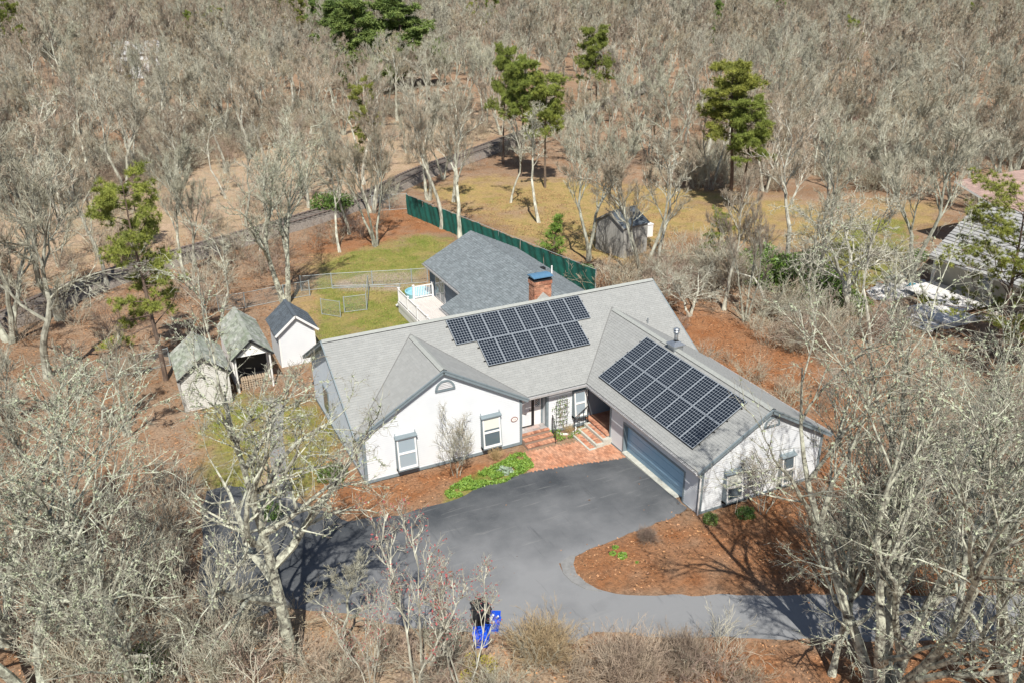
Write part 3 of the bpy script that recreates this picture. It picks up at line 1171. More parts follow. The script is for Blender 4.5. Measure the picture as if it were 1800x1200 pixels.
# chimney ------------------------------------------------------------
ch = MB()
cx0, cx1, cy0, cy1, ct = 12.2, 13.28, 1.0, 1.72, 6.0
ch.box(cx0 + .02, cx1 - .02, cy0 + .02, cy1 - .02, 3.8, ct)
cho = ch.build("chimney", "mortar", house, label="red brick chimney with a blue metal cap")
bk = MB()
z = 4.2
row = 0
while z < ct - .05:
    gr = .035 if z > ct - .25 else 0
    for (ax, a0, a1, fixed, sgn) in (('x', cx0, cx1, cy0, -1), ('x', cx0, cx1, cy1, 1), ('y', cy0, cy1, cx0, -1), ('y', cy0, cy1, cx1, 1)):
        u = a0 - gr - (row % 2) * .105
        while u < a1 + gr - .02:
            ua, ub = max(u, a0 - gr), min(u + .2, a1 + gr)
            if ub - ua > .03:
                j = random.uniform(0, .008) + gr
                lo, hi = (fixed - j, fixed + .02) if sgn < 0 else (fixed - .02, fixed + j)
                if ax == 'x':
                    bk.box(ua, ub, lo, hi, z, z + .066, 0, random.random())
                else:
                    bk.box(lo, hi, ua, ub, z, z + .066, 0, random.random())
            u += .21
    z += .078
    row += 1
bk.build("bricks", "brick", cho, "stuff")
b = MB()
b.box(cx0 - .04, cx1 + .04, cy0 - .04, cy1 + .04, ct - .02, ct + .05, 1)
b.box(cx0 + .12, cx1 - .12, cy0 + .12, cy1 - .12, ct + .05, ct + .2, 1)
b.prism([(cx0 - .08, cy0 - .08, ct + .20), (cx1 + .08, cy0 - .08, ct + .20), (cx1 + .08, cy1 + .08, ct + .20), (cx0 - .08, cy1 + .08, ct + .20)], (0, 0, .035), 0)
b.prism([(cx0 - .08, cy0 - .08, ct + .235), (cx0 - .08, (cy0 + cy1) / 2, ct + .30), (cx0 - .08, cy1 + .08, ct + .235)], (cx1 - cx0 + .16, 0, 0), 0)
for xx in (cx0, cx1 - .04):
    for yy_ in (cy0, cy1 - .04):
        b.box(xx, xx + .04, yy_, yy_ + .04, ct + .05, ct + .20, 1)
b.build("chimney_cap", ["cap_blue", "dark"], cho)
b = MB()
pk = (12.74, 1.0, 5.32)
zr = H - S_ * .25
b.add([(12.1, 1.0, 4.7), (13.38, 1.0, 4.7), pk, (12.74, .12, 5.26)], [(0, 2, 3), (1, 3, 2), (0, 1, 2)])
b.build("chimney_cricket", "ridge_vent", cho)
# metal flue on the garage ridge
b = MB()
fx, fy, fz = 16.0, -7.35, HG
b.box(fx - .28, fx + .28, fy - .28, fy + .28, fz - .25, fz + .16)
b.prism([(fx - .36, fy - .36, fz + .16), (fx + .36, fy - .36, fz + .16), (fx + .36, fy + .36, fz + .16), (fx - .36, fy + .36, fz + .16)], (0, 0, .05))
b.add([(fx - .36, fy - .36, fz + .21), (fx + .36, fy - .36, fz + .21), (fx + .36, fy + .36, fz + .21), (fx - .36, fy + .36, fz + .21),
       (fx - .12, fy - .12, fz + .36), (fx + .12, fy - .12, fz + .36), (fx + .12, fy + .12, fz + .36), (fx - .12, fy + .12, fz + .36)],
      [(0, 1, 5, 4), (1, 2, 6, 5), (2, 3, 7, 6), (3, 0, 4, 7)])
fl = b.build("flue", "galvanized", house, label="square metal chase with a round flue on the garage ridge")
b = MB()
b.tube([(fx, fy, fz + .3), (fx, fy, fz + .95)], .10, 12)
b.tube([(fx, fy, fz + .78), (fx, fy, fz + .9)], .15, 12)
b.tube([(fx, fy, fz + .95), (fx, fy, fz + 1.0), (fx, fy, fz + 1.06)], [.17, .17, .05], 12)
b.build("flue_pipe", "galvanized", fl, smooth=True)
# small roof pipe on the right of the main slope
b = MB()
b.tube([(17.55, -2.6, H - S_ * 2.6 - .1), (17.55, -2.6, H - S_ * 2.6 + .3)], .05, 8)
b.build("vent_pipe", "galvanized", house)

# rear wing ------------------------------------------------------------
XR, HR, SR = 14.73, 4.6, .5
X1, X2, X3, YF2, YN = 10.99, 9.57, 18.45, 16.17, 9.28


def zr_(x):
    return HR - SR * abs(x - XR)


RR = ["roof_rear", "trim_slate"]
roof_plane([(XR, YF2, HR), (XR, 1.2, HR), (X1, 1.2, zr_(X1)), (X1, YF2, zr_(X1))], house, RR, irregular=1, tab=.26, expo=.15)
roof_plane([(X1, YN, zr_(X1)), (X1, 4.6, zr_(X1)), (X2, 4.6, zr_(X2)), (X2, YN, zr_(X2))], house, RR, irregular=1, tab=.26, expo=.15)
roof_plane([(XR, YF2, HR), (XR, 1.2, HR), (X3, 1.2, zr_(X3)), (X3, YF2, zr_(X3))], house, RR, irregular=1, tab=.26, expo=.15)
b = MB()
k = 1.4
while k < YF2 - .1:
    for s in (-1, 1):
        e = .009 + (int(k / .3) % 2) * .004
        b.add([(XR, k, HR + e + .012), (XR, k + .3, HR + e), (XR + s * .15, k + .3, HR - .075 + e), (XR + s * .15, k, HR - .075 + e + .012)], [(0, 1, 2, 3)], 0, random.random())
    k += .3
b.build("ridge_cap", "roof_rear", house, "stuff")
gutter((X1 - .01, YN + .02, zr_(X1) - .03), (X1 - .01, YF2, zr_(X1) - .03), (-1, 0, 0))
gutter((X2 - .01, 5.4, zr_(X2) - .03), (X2 - .01, YN, zr_(X2) - .03), (-1, 0, 0))
xq = 11.35
wall([(xq, 5.0, .5), (xq, 15.95, .5), (xq, 15.95, 2.65), (xq, 5.0, 2.65)], house, (-1, 0, 0), ["siding_slate", ""], label="dark slate side wall of the rear wing facing the deck")
wall([(9.9, 5.0, -.3), (9.9, 9.1, -.3), (9.9, 9.1, 1.95), (9.9, 5.0, 1.95)], house, (-1, 0, 0), ["siding_slate", ""])
wall([(9.9, 9.1, -.3), (11.35, 9.1, -.3), (11.35, 9.1, 2.6), (9.9, 9.1, 1.95)], house, (0, 1, 0), ["siding_slate", ""])
wall([(xq, 15.95, -.3), (18.2, 15.95, -.3), (18.2, 15.95, 2.6), (XR, 15.95, HR - .15), (xq, 15.95, 2.7)], house, (0, 1, 0), ["siding_slate", ""])
wall([(18.2, 4.8, -.3), (18.2, 15.95, -.3), (18.2, 15.95, 2.6), (18.2, 4.8, 2.6)], house, (1, 0, 0), ["siding_slate", ""])
b = MB()
b.box(xq + .02, 18.1, 5, 15.9, -.7, .5)
b.build("foundation", "foundation", house)
# patio doors on the deck side
for y0, y1 in ((12.9, 13.75), (13.8, 14.65)):
    b = MB()
    b.box(xq - .07, xq - .024, y0, y1, .55, 2.5)
    dd = b.build("patio_door", "gutter", house)
    b = MB()
    b.box(xq - .08, xq - .071, y0 + .09, y1 - .09, .66, 2.4)
    b.build("pane", "glass", dd)
b = MB()
b.tube([(17.4, 8.6, zr_(17.4) - .1), (17.4, 8.6, zr_(17.4) + .55)], .055, 10)
b.build("vent_pipe", "trim_white", house, label="white plastic vent pipe on the rear roof")
b = MB()
b.box(16.9, 17.2, 9.1, 9.4, zr_(17.05) - .05, zr_(17.05) + .14)
b.build("roof_vent", "dark", house)

# ---------------------------------------------------------------- deck
deck = thing("deck", "raised white deck with plank floor and baluster railing behind the house", "deck", (9.8, 11, -.35))
b = MB()
x = 8.62
while x < 11.3:
    o = MB()
    o.box(x, min(x + .135, 11.3), 5.3, 15.2, .46, .495)
    o.build("plank", "deck_board", deck)
    x += .142
b.box(8.58, 8.61, 5.3, 15.2, .2, .49)
b.box(8.6, 11.3, 15.205, 15.24, .2, .49)
for y in (5.5, 8.6, 11.8, 15.0):
    b.box(8.66, 8.8, y, y + .14, -.45, .455)
b.box(8.61, 8.66, 5.3, 15.2, -.3, .2)
b.build("deck_frame", "deck_white", deck)


def railing(a, c, parent, n_post, first=True):
    a, c = np.array(a, float), np.array(c, float)
    Lr = np.linalg.norm(c - a)
    t = (c - a) / Lr
    for k in range(n_post):
        p = a + t * Lr * k / (n_post - 1)
        m = MB()
        m.box(p[0] - .06, p[0] + .06, p[1] - .06, p[1] + .06, p[2], p[2] + 1.02)
        m.prism([(p[0] - .085, p[1] - .085, p[2] + 1.02), (p[0] + .085, p[1] - .085, p[2] + 1.02), (p[0] + .085, p[1] + .085, p[2] + 1.02), (p[0] - .085, p[1] + .085, p[2] + 1.02)], (0, 0, .05))
        m.build("post", "deck_white", parent)
    for zz, h in ((.93, .07), (.12, .06)):
        m = MB()
        m.bar(a + (0, 0, zz), c + (0, 0, zz), .06, h)
        m.build("rail", "deck_white", parent)
    k = .12
    while k < Lr - .08:
        p = a + t * k
        m = MB()
        m.box(p[0] - .02, p[0] + .02, p[1] - .02, p[1] + .02, p[2] + .12, p[2] + .93)
        m.build("baluster", "deck_white", parent)
        k += .125


railing((8.66, 15.1, .49), (8.66, 5.6, .49), deck, 6)
railing((9.75, 15.1, .49), (11.2, 15.1, .49), deck, 2)
m = MB()
for k, zz in enumerate((.3, .12, -.06, -.22)):
    m.box(8.75, 9.65, 15.24 + k * .27, 15.24 + k * .27 + .28, zz, zz + .04)
m.build("deck_steps", "deck_white", deck)
# pool toy behind the deck rail
b = MB()
c0 = (11.0, 17.6)
for k in range(28):
    a0, a1 = 2 * math.pi * k / 28, 2 * math.pi * (k + 1) / 28
    pr = [(.95, -.34), (1.02, .1), (.93, .12), (.86, -.28)]
    V = []
    for a in (a0, a1):
        for r_, z_ in pr:
            V.append((c0[0] + r_ * math.cos(a), c0[1] + r_ * math.sin(a), z_))
    b.add(V, [(0, 4, 5, 1), (1, 5, 6, 2), (2, 6, 7, 3)])
b.prism([(c0[0] + .87 * math.cos(2 * math.pi * k / 28), c0[1] + .87 * math.sin(2 * math.pi * k / 28), -.30) for k in range(28)], (0, 0, .25))
tag(b.build("paddling_pool", "pool_blue"), "round pale blue plastic paddling pool on the grass behind the deck railing", "paddling pool")

# ---------------------------------------------------------------- entrance steps and brick patio
def brick_run(name, x0, x1, y0, y1, ztop, thick, mats_, parent, bl=.2, bw=.1, along='x', clip=None, slope=True):
    m = MB()
    a0, a1, c0_, c1_ = (x0, x1, y0, y1) if along == 'x' else (y0, y1, x0, x1)
    r = 0
    c_ = c0_
    while c_ < c1_ - .02:
        a = a0 - (r % 2) * bl / 2
        while a < a1 - .01:
            aa, ab = max(a, a0) + .004, min(a + bl, a1) - .004
            ca, cb = c_ + .004, min(c_ + bw, c1_) - .004
            if ab - aa > .03:
                bx = (aa, ab, ca, cb) if along == 'x' else (ca, cb, aa, ab)
                xc, yc = (bx[0] + bx[1]) / 2, (bx[2] + bx[3]) / 2
                if clip is None or clip(xc, yc):
                    zt = (float(G(xc, yc)) + ztop if slope else ztop) + random.uniform(-.003, .004)
                    m.box(*bx, zt - thick, zt, 0, random.random())
            a += bl
        c_ += bw
        r += 1
    return m.build(name, mats_, parent, "stuff")


patio = [at(*q)[:2] for q in ((918, 796), (977, 783), (1012, 777), (1026, 768), (1040, 781), (1075, 778), (1085, 790), (1106, 803), (942, 827), (926, 830))]
fs = flat_sheet("pavement", patio, "mortar", .03, edge=.06)
PA = np.array(patio)
o = brick_run("bricks", 6.8, 12.5, -9.6, -5.4, .042, .03, "brick_path", None, along='y', clip=lambda x, y: bool(inpoly(np.array([x]), np.array([y]), PA)[0]))
o.parent = fs
st = thing("entrance_steps", "brick and flagstone steps up to the front door", "steps", (9.2, -5, -.35))
zt = [.2, .02, -.16]
b = MB()
b.box(8.38, 10.0, -5.05, -4.3, -.5, .16)
b.box(8.38, 10.05, -5.38, -5.05, -.5, -.02)
b.box(8.38, 10.08, -5.72, -5.38, -.5, -.20)
b.build("step_base", "mortar", st)
k = 0
rs = np.random.default_rng(5)
for iy in range(3):
    x = 8.4
    while x < 9.95:
        wd = rs.uniform(.28, .5)
        m = MB()
        m.box(x + .006, min(x + wd, 9.99) - .006, -5.0 + iy * .24 + .12, -5.0 + iy * .24 + .35, .155, .19 + rs.uniform(0, .008), 0, rs.random())
        m.build("flagstone", "flagstone", st)
        x += wd
brick_run("bricks", 8.38, 10.0, -5.08, -4.88, .205, .05, "brick", st, along='y', slope=False)
brick_run("bricks", 8.38, 10.05, -5.42, -5.08, .025, .05, "brick", st, along='y', slope=False)
brick_run("bricks", 8.38, 10.08, -5.76, -5.42, -.155, .05, "brick", st, along='y', slope=False)
st2 = thing("porch_steps", "low brick steps with pale stone nosings leading to the dark porch", "steps", (11.8, -6.2, -.35))
b = MB()
b.box(12.0, 12.5, -7.2, -5.2, -.5, .10)
b.box(11.55, 12.0, -7.25, -5.3, -.5, -.06)
b.box(11.12, 11.55, -7.3, -5.4, -.5, -.22)
b.build("step_base", "stone_pale", st2)
brick_run("bricks", 12.3, 12.55, -7.0, -4.85, .235, .08, "brick", st2, along='x', slope=False)
brick_run("bricks", 12.08, 12.3, -7.0, -5.4, .115, .04, "brick", st2, slope=False)
brick_run("bricks", 11.66, 12.0, -7.1, -5.45, -.045, .04, "brick", st2, slope=False)
brick_run("bricks", 11.22, 11.54, -7.15, -5.5, -.205, .04, "brick", st2, slope=False)
# black iron handrails
for pts, lab in (([(10.2, -5.0, .95), (9.98, -5.75, .55)], "black iron handrail beside the front door steps"),
                 ([(12.3, -5.1, 1.05), (11.4, -5.25, .6)], "black iron handrail beside the porch steps")):
    hr = thing("handrail", lab, "handrail", (pts[1][0], pts[1][1], -.3))
    b = MB()
    b.tube([pts[0], pts[1], (pts[1][0], pts[1][1] - .06, pts[1][2] - .08)], .022, 6)
    b.build("rail", "metal_black", hr)
    for t in (0, .33, .66, 1):
        p = np.array(pts[0]) * (1 - t) + np.array(pts[1]) * t
        m = MB()
        m.tube([p, (p[0], p[1], -.3)], .016 if 0 < t < 1 else .024, 5)
        m.build("post", "metal_black", hr)
# trellis
tr = thing("trellis", "thin dark trellis with a climbing plant on the white wall by the door", "trellis", (10.85, -4.78, -.3))
b = MB()
for x in (10.55, 11.2):
    b.tube([(x, ym - .06, -.2), (x, ym - .06, 1.55)], .012, 4)
b.build("upright", "metal_black", tr)
for z in np.arange(.1, 1.6, .24):
    b = MB()
    b.tube([(10.52, ym - .06, z), (11.23, ym - .06, z)], .010, 4)
    b.build("rung", "metal_black", tr)
# window well
ww = MB()
for k in range(12):
    a0, a1 = math.pi + math.pi * k / 12, math.pi + math.pi * (k + 1) / 12
    for r_ in (0,):
        p = [(11.15 + .55 * math.cos(a), -4.76 + .42 * math.sin(a)) for a in (a0, a1)]
        q = [(11.15 + .60 * math.cos(a), -4.76 + .47 * math.sin(a)) for a in (a0, a1)]
        ww.prism([(*p[0], -.45), (*p[1], -.45), (*q[1], -.45), (*q[0], -.45)], (0, 0, .2))
tag(ww.build("window_well", "trim_white"), "white half round basement window well against the wall", "window well")
b = MB()
b.box(11.85, 12.0, ym - .09, ym - .024, .0, .22)
tag(b.build("meter_box", "gutter"), "small grey utility box on the wall below the box window", "utility box")

# ================================================================ SOLAR ARRAYS
def panel_meshes():
    PWd, PHt = .992, 1.65
    f = MB()
    for (u0, u1, v0, v1) in ((0, .02, 0, PHt), (PWd - .02, PWd, 0, PHt), (.02, PWd - .02, 0, .02), (.02, PWd - .02, PHt - .02, PHt)):
        f.box(u0, u1, v0, v1, -.035, .004)
    f.v = [np.vstack(f.v)]
    V = f.v[0]
    me_f = new_mesh("frame", V, [np.array(f.f)], ["solar_back"])
    g = MB()
    g.box(.015, PWd - .015, .015, PHt - .015, -.03, -.002)
    me_b = new_mesh("solar_panel", g.v[0], [np.array(g.f)], ["solar_back"])
    c = MB()
    du, dv = (PWd - .05) / 6, (PHt - .05) / 10
    for i in range(6):
        for j in range(10):
            u0, v0 = .025 + i * du + .008, .025 + j * dv + .008
            u1, v1 = .025 + (i + 1) * du - .008, .025 + (j + 1) * dv - .008
            k = .014
            c.add([(u0 + k, v0, .0), (u1 - k, v0, .0), (u1, v0 + k, .0), (u1, v1 - k, .0), (u1 - k, v1, .0), (u0 + k, v1, .0), (u0, v1 - k, .0), (u0, v0 + k, .0)],
                  [tuple(range(8))])
    me_c = new_mesh("solar_cells", np.vstack(c.v), [np.array(c.f)], ["solar_cell"])
    e = MB()
    e.box(-.006, PWd + .006, -.006, PHt + .006, -.06, -.036)
    me_e = new_mesh("panel_edge", e.v[0], [np.array(e.f)], ["solar_frame"])
    return me_f, me_b, me_c, me_e


PM = panel_meshes()


def solar_array(label, O, eu, ev, cells, lift=.11):
    """O: point on the roof at index 0,0; ev points down the slope"""
    eu, ev = np.array(eu, float), np.array(ev, float)
    n = np.cross(eu, ev)
    n /= np.linalg.norm(n)
    flip = n[2] < 0
    if flip:
        n = -n
    O = np.array(O, float)
    root = thing("solar_array", label, "solar panels", tuple(O))
    for (i, j) in cells:
        p = O + eu * (i * 1.012 + .01) + ev * (j * 1.67 + .01) + n * lift
        # local x = eu, y = ev (or mirrored)
        a, c = (eu, ev)
        if flip:
            p = p + eu * .992
            a = -eu
        Mx = Matrix([[a[0], c[0], n[0], p[0] - O[0]], [a[1], c[1], n[1], p[1] - O[1]], [a[2], c[2], n[2], p[2] - O[2]], [0, 0, 0, 1]])
        po = put("solar_panel", PM[1], root)
        po.matrix_basis = Mx
        put("frame", PM[0], po)
        put("solar_cells", PM[2], po, "stuff")
        put("panel_edge", PM[3], po)
    rows = sorted(set(j for _, j in cells))
    for j in rows:
        i0 = min(i for i, jj_ in cells if jj_ == j)
        i1 = max(i for i, jj_ in cells if jj_ == j) + 1
        for fr in (.25, .78):
            m = MB()
            a = O + eu * (i0 * 1.012 - .12) + ev * ((j + fr) * 1.67) + n * .05
            c = O + eu * (i1 * 1.012 + .08) + ev * ((j + fr) * 1.67) + n * .05
            m.bar(a, c, .05, .045, n)
            m.build("mounting_rail", "solar_frame", root)
    m = MB()
    for j in rows:
        i0 = min(i for i, jj_ in cells if jj_ == j)
        i1 = max(i for i, jj_ in cells if jj_ == j) + 1
        if j == max(rows):
            m.bar(O + eu * (i0 * 1.012) + ev * ((j + 1) * 1.67) + n * .05, O + eu * (i1 * 1.012) + ev * ((j + 1) * 1.67) + n * .05, .02, .09, n)
    m.build("skirt", "solar_frame", root)


hh_ = math.hypot(1, S_)
solar_array("two staggered rows of dark solar panels on the main roof slope",
            np.array([6.242, 0, H]) + np.array([0, -1, -S_]) / hh_ * .264, (1, 0, 0), np.array([0, -1, -S_]) / hh_,
            [(i, 0) for i in range(8)] + [(i + 1.15, 1) for i in range(6)])
solar_array("block of sixteen solar panels on the garage roof slope",
            np.array([XG, -5.386, HG]) + np.array([-1, 0, -S_]) / hh_ * .4015, (0, -1, 0), np.array([-1, 0, -S_]) / hh_,
            [(i, j) for j in range(2) for i in range(8)])


# ================================================================ SHEDS
def gable_shed(name, label, x0, x1, yfr, ybk, hw, hp, wallm, roofm, trimm, ov=.15, front='wall', axis_='y', over_front=.15, expo=.12, rot=None, irregular=.3):
    """ridge runs along y; front gable faces -y"""
    cx = (x0 + x1) / 2
    g = -.38
    root = thing(name, label, "shed", (cx, (yfr + ybk) / 2, g), rot or 0)
    P = (lambda a: a)
    if rot:
        ca, sa = math.cos(rot), math.sin(rot)
        c0 = (cx, (yfr + ybk) / 2)
        P = lambda a: (c0[0] + (a[0] - c0[0]) * ca - (a[1] - c0[1]) * sa, c0[1] + (a[0] - c0[0]) * sa + (a[1] - c0[1]) * ca, a[2])
    sl = (hp - hw) / ((x1 - x0) / 2)

    def N(v):
        if not rot:
            return v
        return (v[0] * math.cos(rot) - v[1] * math.sin(rot), v[0] * math.sin(rot) + v[1] * math.cos(rot), v[2])

    def PW(pts):
        return [P(p) for p in pts]
    if front == 'wall':
        wall(PW([(x0, yfr, g), (x1, yfr, g), (x1, yfr, hw - .05), (cx, yfr, hp - .05), (x0, yfr, hw - .05)]), root, N((0, -1, 0)), [wallm, ""], expo=expo)
    else:
        wall(PW([(x0 + .1, yfr, hw - .05), (x1 - .1, yfr, hw - .05), (cx, yfr, hp - .1)]), root, N((0, -1, 0)), [wallm, ""], expo=expo)
        for xx in (x0 + .06, x1 - .06):
            b_ = MB()
            b_.tube(PW([(xx, yfr + .06, g), (xx, yfr + .06, hw)]), .06, 6)
            b_.build("post", wallm, root)
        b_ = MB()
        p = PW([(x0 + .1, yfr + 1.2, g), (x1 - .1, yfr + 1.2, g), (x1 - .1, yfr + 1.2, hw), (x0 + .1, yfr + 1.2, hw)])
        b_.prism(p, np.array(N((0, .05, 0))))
        b_.build("dark_interior_sheet", "dark", root)  # near-black sheet stands in for the shade inside the open shed
    wall(PW([(x1, ybk, g), (x0, ybk, g), (x0, ybk, hw - .05), (cx, ybk, hp - .05), (x1, ybk, hw - .05)]), root, N((0, 1, 0)), [wallm, ""], expo=expo, boards=False)
    s0 = yfr if front == 'wall' else yfr + 1.2
    wall(PW([(x0, ybk, g), (x0, s0, g), (x0, s0, hw), (x0, ybk, hw)]), root, N((-1, 0, 0)), [wallm, ""], expo=expo)
    wall(PW([(x1, s0, g), (x1, ybk, g), (x1, ybk, hw), (x1, s0, hw)]), root, N((1, 0, 0)), [wallm, ""], expo=expo)
    ya, yb = yfr - over_front, ybk + .1
    for s in (-1, 1):
        xe = cx + s * ((x1 - x0) / 2 + ov)
        ze = hp - sl * ((x1 - x0) / 2 + ov) + .03
        roof_plane(PW([(cx, yb, hp + .03), (cx, ya, hp + .03), (xe, ya, ze), (xe, yb, ze)]), root, [roofm, trimm], thick=.06, irregular=irregular, tab=.3)
        b_ = MB()
        b_.bar(P((cx, ya - .012, hp - .03)), P((xe, ya - .012, ze - .06)), .03, .13)
        b_.build("rake_board", trimm, root)
    b_ = MB()
    b_.bar(P((cx, ya, hp + .045)), P((cx, yb, hp + .045)), .22, .025)
    b_.build("ridge_cap", roofm, root)
    if trimm == "trim_white":
        for xx in (x0 - .012, x1 - .09):
            b_ = MB()
            b_.prism(PW([(xx, yfr - .03, g), (xx + .10, yfr - .03, g), (xx + .10, yfr - .03, hw), (xx, yfr - .03, hw)]), np.array(N((0, .029, 0))))
            b_.build("corner_board", trimm, root)
    return root


gable_shed("garden_shed", "small white clapboard shed with a dark blue grey shingle roof and white trim", -.82, 1.42, 9.95, 12.6, 2.02, 2.95, "siding_white", "roof_shed_dark", "trim_white", ov=.22, over_front=.25)
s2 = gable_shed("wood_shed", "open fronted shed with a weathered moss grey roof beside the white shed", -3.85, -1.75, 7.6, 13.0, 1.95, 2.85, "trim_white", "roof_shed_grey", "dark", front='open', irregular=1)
gable_shed("old_shed", "leftmost low shed with a mossy grey roof under the pine tree", -6.95, -4.35, 6.6, 10.4, 1.75, 2.75, "bench_wood", "roof_shed_grey", "dark", irregular=1)
# firewood in the open shed
for k in range(4):
    wp = thing("firewood_stack", ("leftmost", "second from left", "third from left", "rightmost")[k] + " stack of split firewood inside the open fronted shed", "firewood", (-3.4 + k * .42, 8.3, -.3), 0, "firewood stacks in the open shed")
    for i in range(3):
        for j in range(5):
            b = MB()
            b.tube([(-3.4 + k * .42 + (i - 1) * .13, 7.85, -.28 + j * .14), (-3.4 + k * .42 + (i - 1) * .13, 8.3, -.28 + j * .14)], .062, 6)
            b.build("log", "wood_log", wp)
gable_shed("tool_shed", "pale grey weathered shed with a gable roof standing beyond the green fence", 28.6, 31.9, 18.6, 21.4, 2.3, 3.25, "weathered_wood", "roof_shed_dark", "weathered_wood", rot=-math.pi / 2 + .22)
b = MB()
q0 = at(1139, 415)
b.box(q0[0] - .3, q0[0] + .3, q0[1] - .3, q0[1] + .3, -.35, .75)
b.box(q0[0] - .34, q0[0] + .34, q0[1] - .34, q0[1] + .34, .75, .82)
tag(b.build("storage_box", "white_box"), "small white box standing right of the pale grey shed", "storage box")

# ================================================================ FENCES
gf = thing("screen_fence", "chain link fence covered with dark green windscreen fabric running behind the house", "fence", (20, 26, -.35))
A_, B_ = np.array([17.8, 39.3]), np.array([22.95, 12.0])
Lf = np.linalg.norm(B_ - A_)
tf = (B_ - A_) / Lf
nf = np.array([-tf[1], tf[0]])
npst = 10
for k in range(npst):
    p = A_ + tf * Lf * k / (npst - 1)
    b = MB()
    b.tube([(p[0], p[1], -.4), (p[0], p[1], 1.65)], .035, 6)
    b.build("post", "fence_pipe", gf)
b = MB()
b.tube([(*A_, 1.58), (*B_, 1.58)], .022, 6)
b.build("top_rail", "fence_pipe", gf)
rf = np.random.default_rng(3)
for k in range(npst - 1):
    p, q_ = A_ + tf * Lf * k / (npst - 1), A_ + tf * Lf * (k + 1) / (npst - 1)
    nu, nv = 26, 10
    V = []
    sag = rf.uniform(.03, .16)
    ph = rf.uniform(0, 6)
    for j in range(nv + 1):
        for i in range(nu + 1):
            u, v = i / nu, j / nv
            top = 1.60 - sag * 4 * u * (1 - u)
            z = -.36 + (top + .36) * v
            off = -.05 + .05 * math.sin(u * 9 + ph + v * 2) * (1 - abs(2 * u - 1)) * 1.0 + .03 * math.sin(u * 23 + v * 5 + ph)
            c_ = p + (q_ - p) * u - nf * (-off)
            V.append((c_[0], c_[1], z))
    F = [(j * (nu + 1) + i, j * (nu + 1) + i + 1, (j + 1) * (nu + 1) + i + 1, (j + 1) * (nu + 1) + i) for j in range(nv) for i in range(nu)]
    Vr = np.array(V) - np.array([20, 26, -.35])
    put("screen_panel", new_mesh("screen_panel", Vr, [np.array(F)], ["screen_green"], None, True), gf)


def chain_fence(name, label, pts, h=1.2, gate=False, g=-.36, mesh=.11):
    root = thing(name, label, "fence" if not gate else "gate", (pts[0][0], pts[0][1], g))
    for i, p in enumerate(pts):
        b_ = MB()
        b_.tube([(p[0], p[1], g), (p[0], p[1], g + h + .06)], .038 if not gate else .028, 6)
        b_.build("post", "fence_pipe", root)
    W_ = MB()
    for a, c in zip(pts[:-1], pts[1:]):
        a, c = np.array(a), np.array(c)
        for zz in (g + h, g + .06):
            b_ = MB()
            b_.tube([(*a, zz), (*c, zz)], .02, 5)
            b_.build("rail", "fence_pipe", root)
        Ls = np.linalg.norm(c - a)
        t = (c - a) / Ls
        for sg in (-1, 1):
            u = -h
            while u < Ls + h:
                ua, ub = (u, u + h) if sg > 0 else (u + h, u)
                za, zb = g + .06, g + h
                lo, hi = max(0, min(ua, ub)), min(Ls, max(ua, ub))
                if hi > lo:
                    fa, fb = (lo - ua) / (ub - ua), (hi - ua) / (ub - ua)
                    P0 = np.array([*(a + t * lo), za + (zb - za) * fa])
                    P1 = np.array([*(a + t * hi), za + (zb - za) * fb])
                    W_.add([P0 - (0, 0, .004), P0 + (0, 0, .004), P1 + (0, 0, .004), P1 - (0, 0, .004)], [(0, 1, 2, 3)])
                u += mesh
    if W_.v:
        W_.build("wire_mesh", "fence_pipe", root, "stuff")
    return root


def px(*a):
    return [at(*q)[:2] for q in a]


chain_fence("chain_link_fence", "galvanised chain link fence crossing the lawn to the corner of the rear wing", px((530, 512), (584, 507), (655, 503), (724, 499), (752, 497)))
chain_fence("chain_link_fence", "short length of chain link fence on the lawn between the deck and the leaning tree", px((585, 508), (640, 506), (703, 505)), h=.25)
chain_fence("chain_link_fence", "low chain link run parallel to the first one, nearer the small white shed", px((606, 550), (645, 545), (648, 512)), h=1.2)
chain_fence("kennel_gate", "leaning chain link gate leaf beside the small white shed", px((566, 553), (599, 558)), h=1.2, gate=True)
chain_fence("chain_link_fence", "chain link fence behind the open fronted shed", px((385, 548), (432, 542), (500, 528), (545, 520)), h=1.2)
chain_fence("chain_link_fence", "chain link fence left of the old shed under the pine", px((190, 668), (240, 655), (300, 642)), h=1.2)
chain_fence("chain_link_fence", "chain link fence joining the end of the green screen near the railway", px((655, 372), (685, 370), (716, 368)), h=1.6)

# ================================================================ NEIGHBOUR HOUSE
nb = thing("neighbour_house", "neighbouring house with a long pale ribbed roof and beige wall at the right edge", "house", (50, -3, -.35))
roof_plane([(53.5, 4.4, 4.7), (53.5, -16, 4.7), (45.2, -16, 2.35), (45.2, 1.6, 2.35)], nb, ["roof_pale", "trim_white"], expo=.42, tab=6.0, up=.045, irregular=.2)
roof_plane([(53.5, 4.4, 4.7), (53.5, -16, 4.7), (61.5, -16, 2.4), (61.5, 4.4, 2.4)], nb, ["roof_pale", "trim_white"], expo=.42, tab=6.0, up=.07)
roof_plane([(56, 12, 5.2), (56, 4.4, 5.2), (66, 4.4, 5.2), (66, 12, 5.2)] if False else [(55.5, 8.5, 5.3), (68, 8.5, 5.3), (68, 2.5, 3.6), (55.5, 2.5, 3.6)], nb, ["roof_pink", "trim_white"], expo=.3, tab=.5)
b = MB()
b.box(46.9, 60.5, -15.5, 2.3, -.4, 2.5)
b.prism([(46.9, 2.3, 2.5), (60, 2.3, 2.5), (53.5, 2.3, 4.5)], (0, -.2, 0))
b.build("wall", "wall_beige", nb)
b = MB()
b.box(46.82, 46.89, 2.05, 2.34, -.4, 2.45)
b.box(46.82, 46.89, -15.5, 2.34, 2.25, 2.45)
